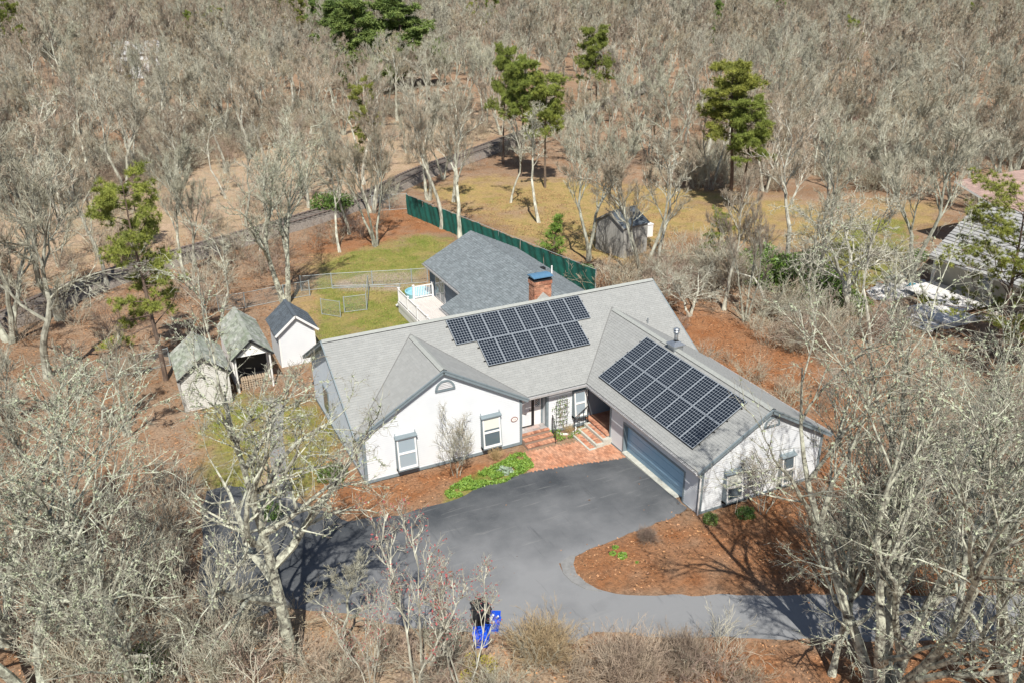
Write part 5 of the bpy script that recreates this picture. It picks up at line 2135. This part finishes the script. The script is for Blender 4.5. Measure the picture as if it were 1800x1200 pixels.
KEY = [
    # proto, base px, base py, top py, label, wide, rz, name
    ("hero_left", 515, 1172, 600, "large bare tree with pale lichen covered limbs at the left end of the driveway", 1.0, 1.2, "oak_tree"),
    ("hero_right", 1548, 1238, 650, "biggest bare tree with many upright pale limbs at the lower right", 1.12, .4, "oak_tree"),
    ("hero_left", 1462, 1185, 860, "lichen covered bare tree reaching low over the lane in front of the garage corner", .8, 3.3, "oak_tree"),
    ("hero_right", 1775, 1240, 740, "upright bare tree cut by the lower right edge of the photo", 1.0, 2.4, "oak_tree"),
    ("hero_mid", 1740, 980, 660, "bare tree with slanting pale limbs near the right edge below the pine", 1.1, 1.1, "oak_tree"),
    ("hero_right", 1590, 985, 690, "bare tree with fanned silver limbs right of the garage gable", .95, 4.0, "oak_tree"),
    ("hero_mid", 76, 1232, 730, "bare forked tree with lichen patches in the lower left corner", 1.1, .3, "oak_tree"),
    ("hero_mid", 243, 1225, 800, "thin forked bare tree just left of the grey driveway end", .9, 2.0, "oak_tree"),
    ("hero_mid", 10, 1130, 620, "bare tree cut by the left edge of the photo near the bottom", 1.0, 4.4, "oak_tree"),
    ("oak3", 150, 1000, 610, "bare tree standing in the brush at the left, above the forked corner tree", 1.1, 1.0, "oak_tree"),
    ("twisted", 1487, 552, 255, "twisted bare tree with one long limb lying along the ground behind the garage", 1.0, 2.6, "oak_tree"),
    ("oak3", 1447, 520, 215, "bare tree with a curved trunk just left of the twisted tree", 1.0, 1.0, "oak_tree"),
    ("oak1", 1600, 497, 180, "leaning bare tree with ivy in front of the neighbour's roof corner", 1.1, .5, "oak_tree"),
    ("oak0", 1383, 462, 190, "bare tree with a thick straight pale trunk in front of the lawn on the right", 1.1, 3.5, "oak_tree"),
    ("oak4", 1130, 492, 195, "bare tree with several dark rising limbs in front of the pale grey shed", 1.15, 2.2, "oak_tree"),
    ("slim", 1157, 478, 205, "slim pale bare tree just right of the pale grey shed", 1.3, 1.0, "birch_tree"),
    ("oak1", 1036, 458, 185, "bare forked tree at the near end of the green screen fence", 1.0, 4.0, "oak_tree"),
    ("slim", 948, 392, 160, "slender white stemmed tree on the straw coloured lawn above the green bush", 1.3, 2.0, "birch_tree"),
    ("slim", 897, 357, 190, "small bare tree with a slender trunk on the straw coloured lawn", 1.2, .2, "oak_tree"),
    ("oak2", 777, 402, 150, "tall straight bare tree, left one of the pair in front of the green fence", 1.0, .6, "oak_tree"),
    ("oak0", 808, 418, 160, "tall straight bare tree, right one of the pair in front of the green fence", 1.0, 3.0, "oak_tree"),
    ("oak1", 753, 352, 130, "bare tree growing right beside the far end of the green fence", 1.05, 5.0, "oak_tree"),
    ("oak2", 797, 355, 150, "bare tree behind the green fence near its far end", 1.0, 2.4, "oak_tree"),
    ("oak4", 660, 433, 190, "bare tree casting a dark shadow over the leaves near the chain link corner", .9, 2.8, "oak_tree"),
    ("slim", 598, 444, 250, "straight slim tree at the edge of the lawn behind the house", 1.3, 1.8, "oak_tree"),
    ("oak3", 614, 412, 200, "bare tree behind the slim one at the lawn's far edge", .9, .9, "oak_tree"),
    ("hero_back", 502, 532, 235, "big leaning bare tree with a wide crown just behind the white shed", 1.0, .9, "oak_tree"),
    ("slim", 388, 582, 370, "thin brown trunked tree left of the open fronted shed", 1.1, .3, "oak_tree"),
    ("oak1", 337, 503, 235, "leaning pale bare tree between the pine and the railway", .9, 2.7, "oak_tree"),
    ("oak3", 106, 562, 215, "bare tree standing in front of the track at the far left", 1.2, 1.7, "oak_tree"),
    ("oak0", 190, 507, 225, "bare tree beside the railway track left of the small pine", .9, 4.7, "oak_tree"),
    ("oak4", 20, 600, 190, "pale many branched bare tree at the left edge next to the track", 1.2, 1.1, "oak_tree"),
    ("oak4", 1310, 565, 330, "dark trunked bare tree among the evergreen bushes behind the garage", .7, 1.1, "oak_tree"),
    ("oak2", 1272, 545, 270, "straight dark trunked tree left of the evergreen bushes", .8, 2.1, "oak_tree"),
    ("twisted", 1212, 556, 440, "short stubby tree with tangled pale branches behind the main roof end", 1.3, 2.1, "oak_tree"),
    ("twisted", 1560, 520, 400, "small bare fruit tree beside the neighbour's patio", 1.2, .1, "oak_tree"),
    ("sapling", 803, 836, 738, "small bare multi stemmed tree planted in front of the white gable wall", 1.0, .3, "ornamental_tree"),
    ("sapling", 1340, 900, 800, "bare sapling in front of the garage gable wall", 1.1, 1.3, "ornamental_tree"),
    ("red_sapling", 738, 1215, 935, "sapling with red buds left of the bins", 1.0, .3, "maple_sapling"),
    ("red_sapling", 815, 1225, 1000, "sapling with red buds just in front of the bins", .9, 1.9, "maple_sapling"),
    ("red_sapling", 650, 1230, 1050, "sapling with red buds nearest the big lichen covered tree", .9, 3.9, "maple_sapling"),
    ("oak3", 600, 1130, 980, "dark tangle of low bare branches right of the big lichen covered trunk", 1.3, 2.9, "thicket_tree"),
    ("pine_tall", 1283, 362, 122, "tall pine with a dense yellow green crown in the middle of the bare trees", 1.25, .7, "pine_tree"),
    ("pine_tall", 1302, 375, 180, "second pine trunk close behind the tall dense pine", 1.1, 2.7, "pine_tree"),
    ("pine_left", 292, 668, 325, "tall pine with drooping dark green layers rising left of the old shed", .95, 1.7, "pine_tree"),
    ("pine_tall", 915, 310, 112, "pine with a broad crown left of the white stemmed tree", 1.1, 3.7, "pine_tree"),
    ("pine_tall", 958, 330, 140, "pine with an uneven crown right beside the broad crowned pine", 1.0, 5.7, "pine_tree"),
    ("pine_tall", 885, 290, 90, "narrow pine top left of the broad crowned pine", .7, 4.7, "pine_tree"),
    ("pine_tall", 1048, 225, 55, "lone pine top rising from the bare wood above the middle", 1.0, 1.7, "pine_tree"),
    ("pine_left", 655, 300, 148, "dark thin pine in the wood behind the railway", .9, 2.0, "pine_tree"),
    ("pine_near", 1752, 625, 355, "wide pine with separate yellow green clumps in front of the neighbour's roof", 1.15, 2.0, "pine_tree"),
    ("pine_near", 1815, 650, 420, "wide pine cut by the right edge, right of the clumped pine", 1.1, .6, "pine_tree"),
    ("white_pine", 612, 150, 8, "tall dark evergreen, left one of the big group at the top", 1.5, 1.0, "pine_tree"),
    ("white_pine", 655, 165, 5, "tall dark evergreen in the middle of the big group at the top", 1.5, 2.0, "pine_tree"),
    ("white_pine", 715, 155, -20, "broad dark evergreen, right one of the big group at the top", 1.6, 3.0, "pine_tree"),
    ("white_pine", 560, 90, -10, "dark evergreen left of the big group, cut by the top edge", .9, 4.0, "pine_tree"),
    ("cedar", 535, 118, 36, "rounded yellow green evergreen below the dark group at the top", 1.8, 4.0, "cedar_tree"),
    ("cedar", 232, 172, 118, "narrow olive cedar in front of the small pale house", 1.0, 4.0, "cedar_tree"),
    ("pine_tall", 385, 115, 18, "pine top with open green clumps at the upper left", 1.2, 4.2, "pine_tree"),
    ("pine_tall", 345, 112, 24, "smaller pine top just left of the open clumped pine", .8, .2, "pine_tree"),
    ("white_pine", 1258, 90, 5, "dark evergreen at the top right of the middle", .8, .2, "pine_tree"),
    ("white_pine", 1365, 80, -18, "small dark evergreen touching the top edge, right of the other one", .7, 1.2, "pine_tree"),
    ("pine_left", 1702, 90, 10, "dull green pine in the wood near the upper right corner", 1.0, 3.2, "pine_tree"),
    ("pine_left", 1262, 470, 370, "young yellow green pine behind the house right of the white box", 1.2, 3.2, "pine_tree"),
    ("pine_left", 250, 440, 325, "young pine behind the tall pine on the left", 1.2, 1.2, "pine_tree"),
]
for k in KEY:
    nm = k[7]
    tree_px(nm, k[0], k[1], k[2], k[3], k[4], wide=k[5], rz=k[6])
# the fallen dead limb at the foot of the big left tree
b = MB()
pth = [at(500, 1128, .9), at(452, 1112, .75), at(400, 1096, .6), at(352, 1078, .35), at(322, 1068, .1)]
b.tube(pth, [.075, .07, .06, .045, .02], 7)
b.tube([at(500, 1128, .9), at(470, 1160, .4), at(430, 1190, .1), at(400, 1215, -.1)], [.06, .05, .04, .02], 6)
b.tube([at(470, 1160, .4), at(445, 1150, .6), at(425, 1120, .7)], [.035, .03, .015], 5)
tag(b.build("dead_limb", "bark_pale"), "bleached dead limb lying at the foot of the large lichen covered tree", "fallen branch")
b = MB()
b.tube([at(1492, 549, .1), at(1440, 555, .1), at(1390, 545, .25), at(1345, 533, .45), at(1336, 505, 1.1), at(1325, 488, 1.5), at(1290, 478, 1.7)], [.16, .15, .13, .11, .09, .06, .03], 7)
tag(b.build("low_limb", "bark_pale"), "long pale limb snaking along the ground from the twisted tree", "fallen branch")


def shrub(name, me, x, y, sc, label, cat="shrub", rz=None, group=None, z=None):
    o = bpy.data.objects.new(name, me)
    COL.objects.link(o)
    o.location = (x, y, float(G(x, y)) if z is None else z)
    o.rotation_euler = (0, 0, random.uniform(0, 6.28) if rz is None else rz)
    o.scale = sc if hasattr(sc, '__len__') else (sc, sc, sc)
    return tag(o, label, cat, group)


SH = [("burning_bush", M_BURN, 955, 1160, 1.0, "rounded tan twiggy bush right of the blue crates"),
      ("twiggy_bush", M_BURN2, 1105, 1200, 1.0, "rounded pinkish brown twiggy bush at the bottom edge right of the tan one"),
      ("twiggy_bush", M_BURN2, 1200, 1175, .8, "small brown twiggy bush below the lane, left of the big right hand tree"),
      ("forsythia_bush", M_FORS, 845, 1185, 1.0, "yellow flowering bush below the blue crate"),
      ("evergreen_bush", M_YEW, 1240 + 8, 915, .45, "low olive bush at the left corner of the garage gable"),
      ("evergreen_bush", M_YEW, 1310, 905, .5, "low olive bush under the left window of the garage gable"),
      ("evergreen_bush", M_YEW, 585, 838, .85, "dark green bush against the left corner of the front gable wall"),
      ("lavender_clump", M_LAV, 888, 830, .75, "grey green clump in the bed beside the driveway"),
      ("ornamental_grass", M_ORN, 872, 808, .62, "clump of dry straw coloured grass by the gable wall"),
      ("ornamental_grass", M_ORN, 1000, 762, .5, "dry grass tuft between the two flights of steps"),
      ("rhododendron", M_RHODO, 965, 440, 0, ""),
      ("rhododendron", M_RHODO, 1335, 490, 1.5, "leftmost dark green rhododendron behind the garage"),
      ("rhododendron", M_RHODO, 1400, 505, 1.7, "middle dark green rhododendron in front of the straight pale trunk"),
      ("rhododendron", M_RHODO, 1440, 530, 1.35, "dark green rhododendron at the foot of the curved tree"),
      ("rhododendron", M_RHODO, 1500, 545, .8, "dark green rhododendron right of the twisted tree's foot"),
      ("evergreen_bush", M_YEW, 585, 372, 2.4, "dark green spreading evergreen beside the railway behind the lawn"),
      ("evergreen_bush", M_YEW, 1612, 455, 1.0, "dark round bush by the corner of the neighbouring house"),
      ("evergreen_bush", M_YEW, 1030, 480, .9, "dark low bush at the near end of the green fence"),
      ("evergreen_bush", M_RHODO, 262, 1175, .55, "yellow green evergreen shrub at the bottom left between bare stems"),
      ("evergreen_bush", M_YEW, 470, 905, .8, "small green shrub by the curve of the garden path"),
      ("twiggy_bush", M_BURN2, 1137, 950, .35, "small twiggy shrub at the driveway edge of the mulch bed"),
      ]
for s_ in SH:
    if s_[4] == 0:
        continue
    x, y, _ = at(s_[2], s_[3])
    shrub(s_[0], s_[1], x, y, s_[4], s_[5])
x, y, _ = at(972, 452)
sp = thing("young_spruce", "bright green young conifer beside the green fence behind the rear wing", "conifer", (x, y, -.35))
sp.scale = (1.15, 1.15, 1.0)
put("trunk", M_SPRUCE[0], sp)
put("crown", M_SPRUCE[1], sp)
for i, (a_, b_, s_, l_) in enumerate(((1077, 973, .55, "small bright green daylily tuft left of the other two on the mulch"), (1094, 978, .8, "largest bright green daylily tuft on the mulch island"),
                              (1082, 962, .5, "bright green daylily tuft above the largest one"), (1120, 988, .3, "tiny green sprout right of the daylily tufts"))):
    x, y, _ = at(a_, b_)
    shrub("daylily", M_HOSTA, x, y, s_, l_, cat="plant")
# ground cover ivy/vinca in the front bed
rg = np.random.default_rng(77)


def scatter_in(poly, n, rg, soft_=.4):
    P = polyw(poly) if len(poly[0]) == 2 and max(p[0] for p in poly) > 200 else np.array(poly)
    x0, y0 = P.min(0)
    x1, y1 = P.max(0)
    X, Y = rg.uniform(x0, x1, n * 3), rg.uniform(y0, y1, n * 3)
    dx, dy = (vnoise(X, Y, 1.0, 5) - .5) * soft_, (vnoise(X, Y, 1.0, 8) - .5) * soft_
    m_ = inpoly(X + dx, Y + dy, P)
    return X[m_][:n], Y[m_][:n]


C = TM()
X, Y = scatter_in([(785, 866), (812, 845), (870, 822), (905, 800), (925, 796), (942, 824), (900, 838), (850, 858), (790, 878)], 9000, rg)
keep = vnoise(X, Y, .45, 15) > .33
X, Y = X[keep], Y[keep]
C.quads(np.stack([X, Y, G(X, Y) + rg.uniform(.02, .2, len(X)) * (.4 + vnoise(X, Y, .5, 3))], 1), .055, rg, 0)
X, Y = scatter_in([(985, 765), (1000, 772), (1024, 765), (1030, 755), (1015, 758), (990, 775), (976, 779), (965, 765), (975, 748)], 700, rg, .1)
C.quads(np.stack([X, Y, G(X, Y) + rg.uniform(.02, .3, len(X))], 1), .045, rg, 0)
put("ground_cover", C.mesh("ground_cover", ["leaf_bright"]), None, "stuff")
# climbing plant on the trellis
C = TM()
n = 260
c_ = np.stack([rg.normal(10.78, .22, n), np.full(n, ym - .11) + rg.normal(0, .03, n), np.clip(rg.normal(1.0, .55, n), -.3, 1.8)], 1)
C.quads(c_, .045, rg, 0)
PLs = grow(rg, np.array([[10.6 + .1 * i, ym - .1, -.35] for i in range(5)]), np.array([[.05, 0, 1.]] * 5), np.full(5, 2.0), 9, .12, .1)
C.tubes(PLs, np.full(PLs.shape[:2], .008), 3, 1)
tag(put("climbing_plant", C.mesh("climbing_plant", ["leaf_green", "twig"])), "sparse green climber on the trellis by the front door", "climbing plant")

# grass blades on the lawns
C = TM()
for zi, cnt in ((0, 26000), (2, 9000), (1, 12000)):
    X, Y = scatter_in(Z_GRASS[zi], cnt, rg, 1.5)
    k_ = vnoise(X, Y, 1.6, 77) > .3
    X, Y = X[k_], Y[k_]
    n = len(X)
    a = rg.uniform(0, 6.28, n)
    hgt = rg.uniform(.04, .12, n)
    z = G(X, Y)
    dx, dy = np.cos(a) * .018, np.sin(a) * .018
    V = np.stack([np.stack([X - dx, Y - dy, z], 1), np.stack([X + dx, Y + dy, z], 1),
                  np.stack([X + rg.normal(0, .03, n), Y + rg.normal(0, .03, n), z + hgt], 1)], 1)
    F = C.n + np.arange(n)[:, None] * 3 + np.arange(3)[None]
    C.V.append(V.reshape(-1, 3))
    C.F.append(F)
    C.mi.append(np.zeros(n, int))
    C.n += 3 * n
put("grass", C.mesh("grass", ["blade"]), None, "stuff")
# fallen leaves
drv = polyw(DRIVE)
X, Y = rg.uniform(-24, 42, 210000), rg.uniform(-30, 42, 210000)
dn = vnoise(X, Y, 3.0, 40) + .5 * vnoise(X, Y, .8, 41)
ok = (dn > .62) & ~(inpoly(X, Y, drv) & (rg.random(len(X)) > .012)) & ~((X > -.5) & (X < 19.8) & (Y > -5) & (Y < 5)) & ~((X > 9) & (X < 19) & (Y > 4) & (Y < 16.2)) & ~((X > 12.5) & (X < 19.8) & (Y > -14.6) & (Y < 0))
for zg in Z_GRASS[:3]:
    ok &= ~(inpoly(X, Y, polyw(zg)) & (rg.random(len(X)) > .22))
ok &= ~inpoly(X, Y, np.array(patio))
X, Y = X[ok][:90000], Y[ok][:90000]
n = len(X)
a = rg.uniform(0, 6.28, n)
s_ = rg.uniform(.03, .075, n)
z = G(X, Y) + .015
cx_, sx_ = np.cos(a) * s_, np.sin(a) * s_
V = np.stack([np.stack([X - cx_, Y - sx_, z + rg.uniform(0, .03, n)], 1), np.stack([X + sx_ * .5, Y - cx_ * .5, z + rg.uniform(0, .05, n)], 1),
              np.stack([X + cx_, Y + sx_, z + rg.uniform(0, .03, n)], 1), np.stack([X - sx_ * .5, Y + cx_ * .5, z + rg.uniform(0, .05, n)], 1)], 1)
put("fallen_leaves", new_mesh("fallen_leaves", V.reshape(-1, 3), [np.arange(n * 4).reshape(-1, 4)], ["leaf_litter"], None, False, {"tone": ('FACE', rg.random(n))}), None, "stuff")

# ---------------------------------------------------------------- the woods
trk_xy = TRK


def dist_track(x, y):
    return np.min(np.hypot(trk_xy[:, 0] - x, trk_xy[:, 1] - y))


NO = [polyw(p) for p in (
    [(520, 640), (500, 560), (520, 470), (600, 440), (700, 385), (715, 335), (860, 290), (1060, 300), (1250, 340), (1500, 350), (1650, 350), (1750, 400), (1800, 600), (1500, 540), (1300, 470), (1180, 470), (1010, 520), (700, 620)],
    [(1170, 510), (1330, 560), (1440, 660), (1480, 800), (1440, 860), (1300, 720), (1200, 620)],
    [(290, 760), (300, 600), (480, 520), (560, 560), (560, 800), (600, 860), (560, 1000), (340, 1000), (340, 840)],
)]
HOUSE_BOX = np.array([(-5, -9.5), (-1, 14), (20, 18), (24, 10), (22, -16), (8, -21), (-2, -17)])


def visible(x, y, z=5):
    a = np.array([x, y, z]) - CP
    d = a @ CF
    if d < 4:
        return False
    u, v = (a @ CR) / d * FPX + 900, 600 - (a @ CU) / d * FPX
    return -150 < u < 1950 and -260 < v < 1500


def blocked(x, y):
    X, Y = np.array([x]), np.array([y])
    for p in NO:
        if inpoly(X, Y, p)[0]:
            return True
    if inpoly(X, Y, HOUSE_BOX)[0] or inpoly(X, Y, drv)[0]:
        return True
    if 38 < x < 70 and -18 < y < 10:
        return True
    # keep the lane and the view of the front of the house open
    if -6 < x < 14 and y < -14:
        return True
    if x > 12 and -27 < y < -15 and x < 40 and y > -26:
        return x < 14 or -27 < y < -23
    if dist_track(x, y) < 3.2:
        return True
    if 14 < x < 38 and y < -4:
        return True
    return False


rg = np.random.default_rng(2024)
pts = []
tries = 0
grid = {}


def far_enough(x, y, dmin):
    cx_, cy_ = int(x // 6), int(y // 6)
    for i in (-1, 0, 1):
        for j in (-1, 0, 1):
            for (a_, b_) in grid.get((cx_ + i, cy_ + j), ()):
                if (a_ - x) ** 2 + (b_ - y) ** 2 < dmin * dmin:
                    return False
    return True


for (a_, b_, c__) in TREES:
    grid.setdefault((int(a_ // 6), int(b_ // 6)), []).append((a_, b_))
fwd = np.array([CF[0], CF[1]]) / np.hypot(CF[0], CF[1])
side = np.array([fwd[1], -fwd[0]])
while len(pts) < 2300 and tries < 60000:
    tries += 1
    dd = 14 + (430 - 14) * rg.random() ** .62
    th = rg.uniform(-.66, .66)
    x = CP[0] + dd * (fwd[0] * math.cos(th) + side[0] * math.sin(th))
    y = CP[1] + dd * (fwd[1] * math.cos(th) + side[1] * math.sin(th))
    if not visible(x, y) or blocked(x, y):
        continue
    open_strip = dist_track(x, y) < 22
    dm = 4.8 if dd < 140 else 5.4
    if open_strip:
        dm = 6.4
    if dd < 42:
        dm = 7.6
    if not far_enough(x, y, dm):
        continue
    if vnoise(np.array([x]), np.array([y]), 17, 9)[0] < .12:
        continue
    grid.setdefault((int(x // 6), int(y // 6)), []).append((x, y))
    pts.append((dd, x, y))
pts.sort()


def zone(x, y):
    """which part of the woods a trunk stands in, as it can be told from the picture"""
    a = np.array([x, y, 0]) - CP
    u = (a @ CR) / (a @ CF) * FPX + 900
    d = math.hypot(x - CP[0], y - CP[1])
    j = int(np.argmin(np.hypot(trk_xy[:, 0] - x, trk_xy[:, 1] - y)))
    beyond = (x - trk_xy[j, 0]) * nor[j, 0] + (y - trk_xy[j, 1]) * nor[j, 1] > 0
    if d < 48:
        return ("bare lichen spotted tree in the dense brush along the left edge, left of the sheds", "trees in the left hand brush") if u < 700 else \
            ("bare silver limbed tree in the brush right of the garage", "trees in the brush right of the garage")
    if beyond and u < 1000:
        if d < 130:
            return ("bare grey tree just beyond the railway track", "trees just beyond the railway")
        return ("bare pinkish grey tree deep in the wood beyond the railway, upper left", "trees deep in the wood, upper left")
    if d < 100:
        return ("bare tree on the leafy ground between the yard and the railway", "trees between yard and railway") if u < 700 else \
            (("bare grey tree in the wood behind the straw coloured lawn", "trees behind the straw coloured lawn") if u < 1450 else
             ("bare tree behind the neighbouring house near the right edge", "trees by the neighbouring house"))
    if d < 160:
        return ("bare pinkish twigged tree in the wood above the tall dense pine", "trees above the dense pine")
    return ("bare pinkish grey tree deep in the wood at the upper right", "trees deep in the wood, upper right")


n_ind = 300 - len(TREES) + 12
LM = [("the tall dense pine", 1295, 190), ("the broad crowned pine", 920, 170), ("the lone pine top", 1045, 90), ("the big dark evergreen group", 670, 45),
      ("the small far house", 243, 95), ("the far end of the green fence", 715, 345), ("the thin dark pine behind the railway", 655, 185),
      ("the tall pine by the old shed", 270, 440), ("the open clumped pine top", 385, 40), ("the pale grey shed", 1090, 405), ("the neighbour's pale roof", 1720, 400),
      ("the dull pine in the upper right", 1702, 40), ("the garage gable", 1350, 800), ("the leaning tree behind the white shed", 480, 330),
      ("the slender white stemmed tree", 948, 260), ("the twisted tree behind the garage", 1487, 400), ("the old shed", 340, 640), ("the dark evergreen right of the top middle", 1258, 30)]
ORD = ["nearest", "second", "third", "fourth", "fifth", "sixth", "seventh", "eighth", "ninth", "tenth", "eleventh", "twelfth", "thirteenth", "fourteenth", "fifteenth", "sixteenth", "seventeenth", "eighteenth", "nineteenth", "twentieth", "twenty-first", "twenty-second", "twenty-third", "twenty-fourth"]
LAB = {}
_cells = {}
for i, (dd, x, y) in enumerate(pts[:n_ind]):
    a = np.array([x, y, 6.0]) - CP
    u, v = (a @ CR) / (a @ CF) * FPX + 900, 600 - (a @ CU) / (a @ CF) * FPX
    l_ = min(LM, key=lambda t: math.hypot(t[1] - u, t[2] - v))
    ang = math.degrees(math.atan2(l_[2] - v, u - l_[1])) % 360
    dr = ["right of", "above and right of", "above", "above and left of", "left of", "below and left of", "below", "below and right of"][int(((ang + 22.5) % 360) // 45)]
    _cells.setdefault((dr, l_[0]), []).append((math.hypot(u - l_[1], v - l_[2]), i))
for (dr, nm_), m_ in _cells.items():
    for k, (_, i) in enumerate(sorted(m_)):
        LAB[i] = "%s bare tree %s %s" % (ORD[min(k, 23)], dr, nm_)
for i, (dd, x, y) in enumerate(pts[:n_ind]):
    lab, grp = zone(x, y)
    lab = LAB[i]
    if dd < 50:
        key = ("hero_mid", "oak3", "oak1", "oak4")[rg.integers(1, 4)]
        hgt = rg.uniform(5.0, 7.5)
    else:
        key = ("oak0", "oak1", "oak2", "oak3", "oak4", "slim")[rg.choice(6, p=[.18, .2, .17, .2, .19, .06])]
        hgt = rg.uniform(8.0, 13.5)
    if dist_track(x, y) < 14 and rg.random() < .5:
        hgt *= .75
    tree("oak_tree", key, x, y, hgt, lab, grp, rz=rg.uniform(0, 6.28), wide=rg.uniform(.95, 1.25))


def instancer(name, P, rot, scl, idx, meshes):
    """one object of kind stuff that carries instances of hidden source meshes on its points"""
    col = bpy.data.collections.new(name + "_sources")
    for i, m_ in enumerate(meshes):
        o = bpy.data.objects.new("%s_source_%02d" % (name, i), m_)
        col.objects.link(o)
    me = bpy.data.meshes.new(name)
    me.from_pydata([tuple(p) for p in P], [], [])
    for nm_, arr in (("rz", rot), ("sc", scl)):
        t = me.attributes.new(nm_, 'FLOAT', 'POINT')
        t.data.foreach_set("value", np.asarray(arr, np.float32))
    t = me.attributes.new("kd", 'INT', 'POINT')
    t.data.foreach_set("value", np.asarray(idx, np.int32))
    ng = bpy.data.node_groups.new(name, 'GeometryNodeTree')
    ng.interface.new_socket("Geometry", in_out='INPUT', socket_type='NodeSocketGeometry')
    ng.interface.new_socket("Geometry", in_out='OUTPUT', socket_type='NodeSocketGeometry')
    gi, go = ng.nodes.new('NodeGroupInput'), ng.nodes.new('NodeGroupOutput')
    ip = ng.nodes.new('GeometryNodeInstanceOnPoints')
    ci = ng.nodes.new('GeometryNodeCollectionInfo')
    ci.inputs['Collection'].default_value = col
    ci.inputs['Separate Children'].default_value = True
    ci.inputs['Reset Children'].default_value = True

    def na(nm_, ty):
        a_ = ng.nodes.new('GeometryNodeInputNamedAttribute')
        a_.data_type = ty
        a_.inputs['Name'].default_value = nm_
        return [s for s in a_.outputs if s.enabled and s.name == 'Attribute'][0]
    cx_ = ng.nodes.new('ShaderNodeCombineXYZ')
    ng.links.new(na("rz", 'FLOAT'), cx_.inputs[2])
    er = ng.nodes.new('FunctionNodeEulerToRotation')
    ng.links.new(cx_.outputs[0], er.inputs[0])
    ng.links.new(gi.outputs[0], ip.inputs['Points'])
    ng.links.new(ci.outputs[0], ip.inputs['Instance'])
    ip.inputs['Pick Instance'].default_value = True
    ng.links.new(na("kd", 'INT'), ip.inputs['Instance Index'])
    ng.links.new(er.outputs[0], ip.inputs['Rotation'])
    ng.links.new(na("sc", 'FLOAT'), ip.inputs['Scale'])
    ng.links.new(ip.outputs[0], go.inputs[0])
    o = put(name, me, None, "stuff")
    md = o.modifiers.new("scatter", 'NODES')
    md.node_group = ng
    return o


rest = pts[n_ind:]
far_meshes = [joined(*PT["far%d" % i][3], "far_tree", "bark_pale" if i % 2 else "bark", "twig_grey" if i == 3 else "twig") for i in range(4)]
far_meshes += [joined(*PT["pine_left"][3], "far_pine", "bark_pine", "needle")]
P, rot, scl, idx = [], [], [], []
for (dd, x, y) in rest:
    jx = clip = min(max((math.hypot(x - 5, y + 5) - 45) / 60, 0), 1)
    P.append((x, y, -.5))
    rot.append(rg.uniform(0, 6.28))
    scl.append(rg.uniform(.85, 1.4) * (1.1 if dd > 150 else 1.0))
    idx.append(int(rg.choice(5, p=[.27, .25, .24, .225, .015])))
instancer("woodland", P, rot, scl, idx, far_meshes)

# brush under the trees
P, rot, scl, idx = [], [], [], []
t_ = 0
while len(P) < 1900 and t_ < 40000:
    t_ += 1
    dd = 12 + (150 - 12) * rg.random() ** .8
    th = rg.uniform(-.64, .64)
    x = CP[0] + dd * (fwd[0] * math.cos(th) + side[0] * math.sin(th))
    y = CP[1] + dd * (fwd[1] * math.cos(th) + side[1] * math.sin(th))
    if blocked(x, y) or not visible(x, y, 1):
        continue
    if dist_track(x, y) < 26 and rg.random() < .85:
        continue
    nn_ = vnoise(np.array([x]), np.array([y]), 6, 19)[0]
    if nn_ < .38:
        continue
    if x > 17 and y < -10 and rg.random() < .75:
        continue
    if x < -5 and y < 0 and rg.random() < .45:
        continue
    P.append((x, y, float(G(x, y)) - .05))
    rot.append(rg.uniform(0, 6.28))
    scl.append(rg.uniform(.5, 1.15))
    idx.append(int(rg.integers(0, 3)))
for _ in range(900):
    u_, v_ = rg.uniform(540, 1500), rg.uniform(480, 1240)
    x, y, g = at(u_, v_)
    A1 = inpoly(np.array([u_]), np.array([v_]), [(1170, 515), (1500, 560), (1500, 830), (1440, 800), (1300, 700), (1210, 625)])[0]
    A2 = inpoly(np.array([u_]), np.array([v_]), [(540, 1105), (700, 1120), (830, 1150), (1000, 1180), (1240, 1160), (1330, 1140), (1330, 1240), (540, 1240)])[0]
    if (A1 and rg.random() < .30) or (A2 and rg.random() < .55):
        P.append((x, y, g - .05))
        rot.append(rg.uniform(0, 6.28))
        scl.append(rg.uniform(.3, .7) if A1 else rg.uniform(.35, .75))
        idx.append(int(rg.integers(0, 3)))
instancer("undergrowth", P, rot, scl, idx, M_BRUSH)
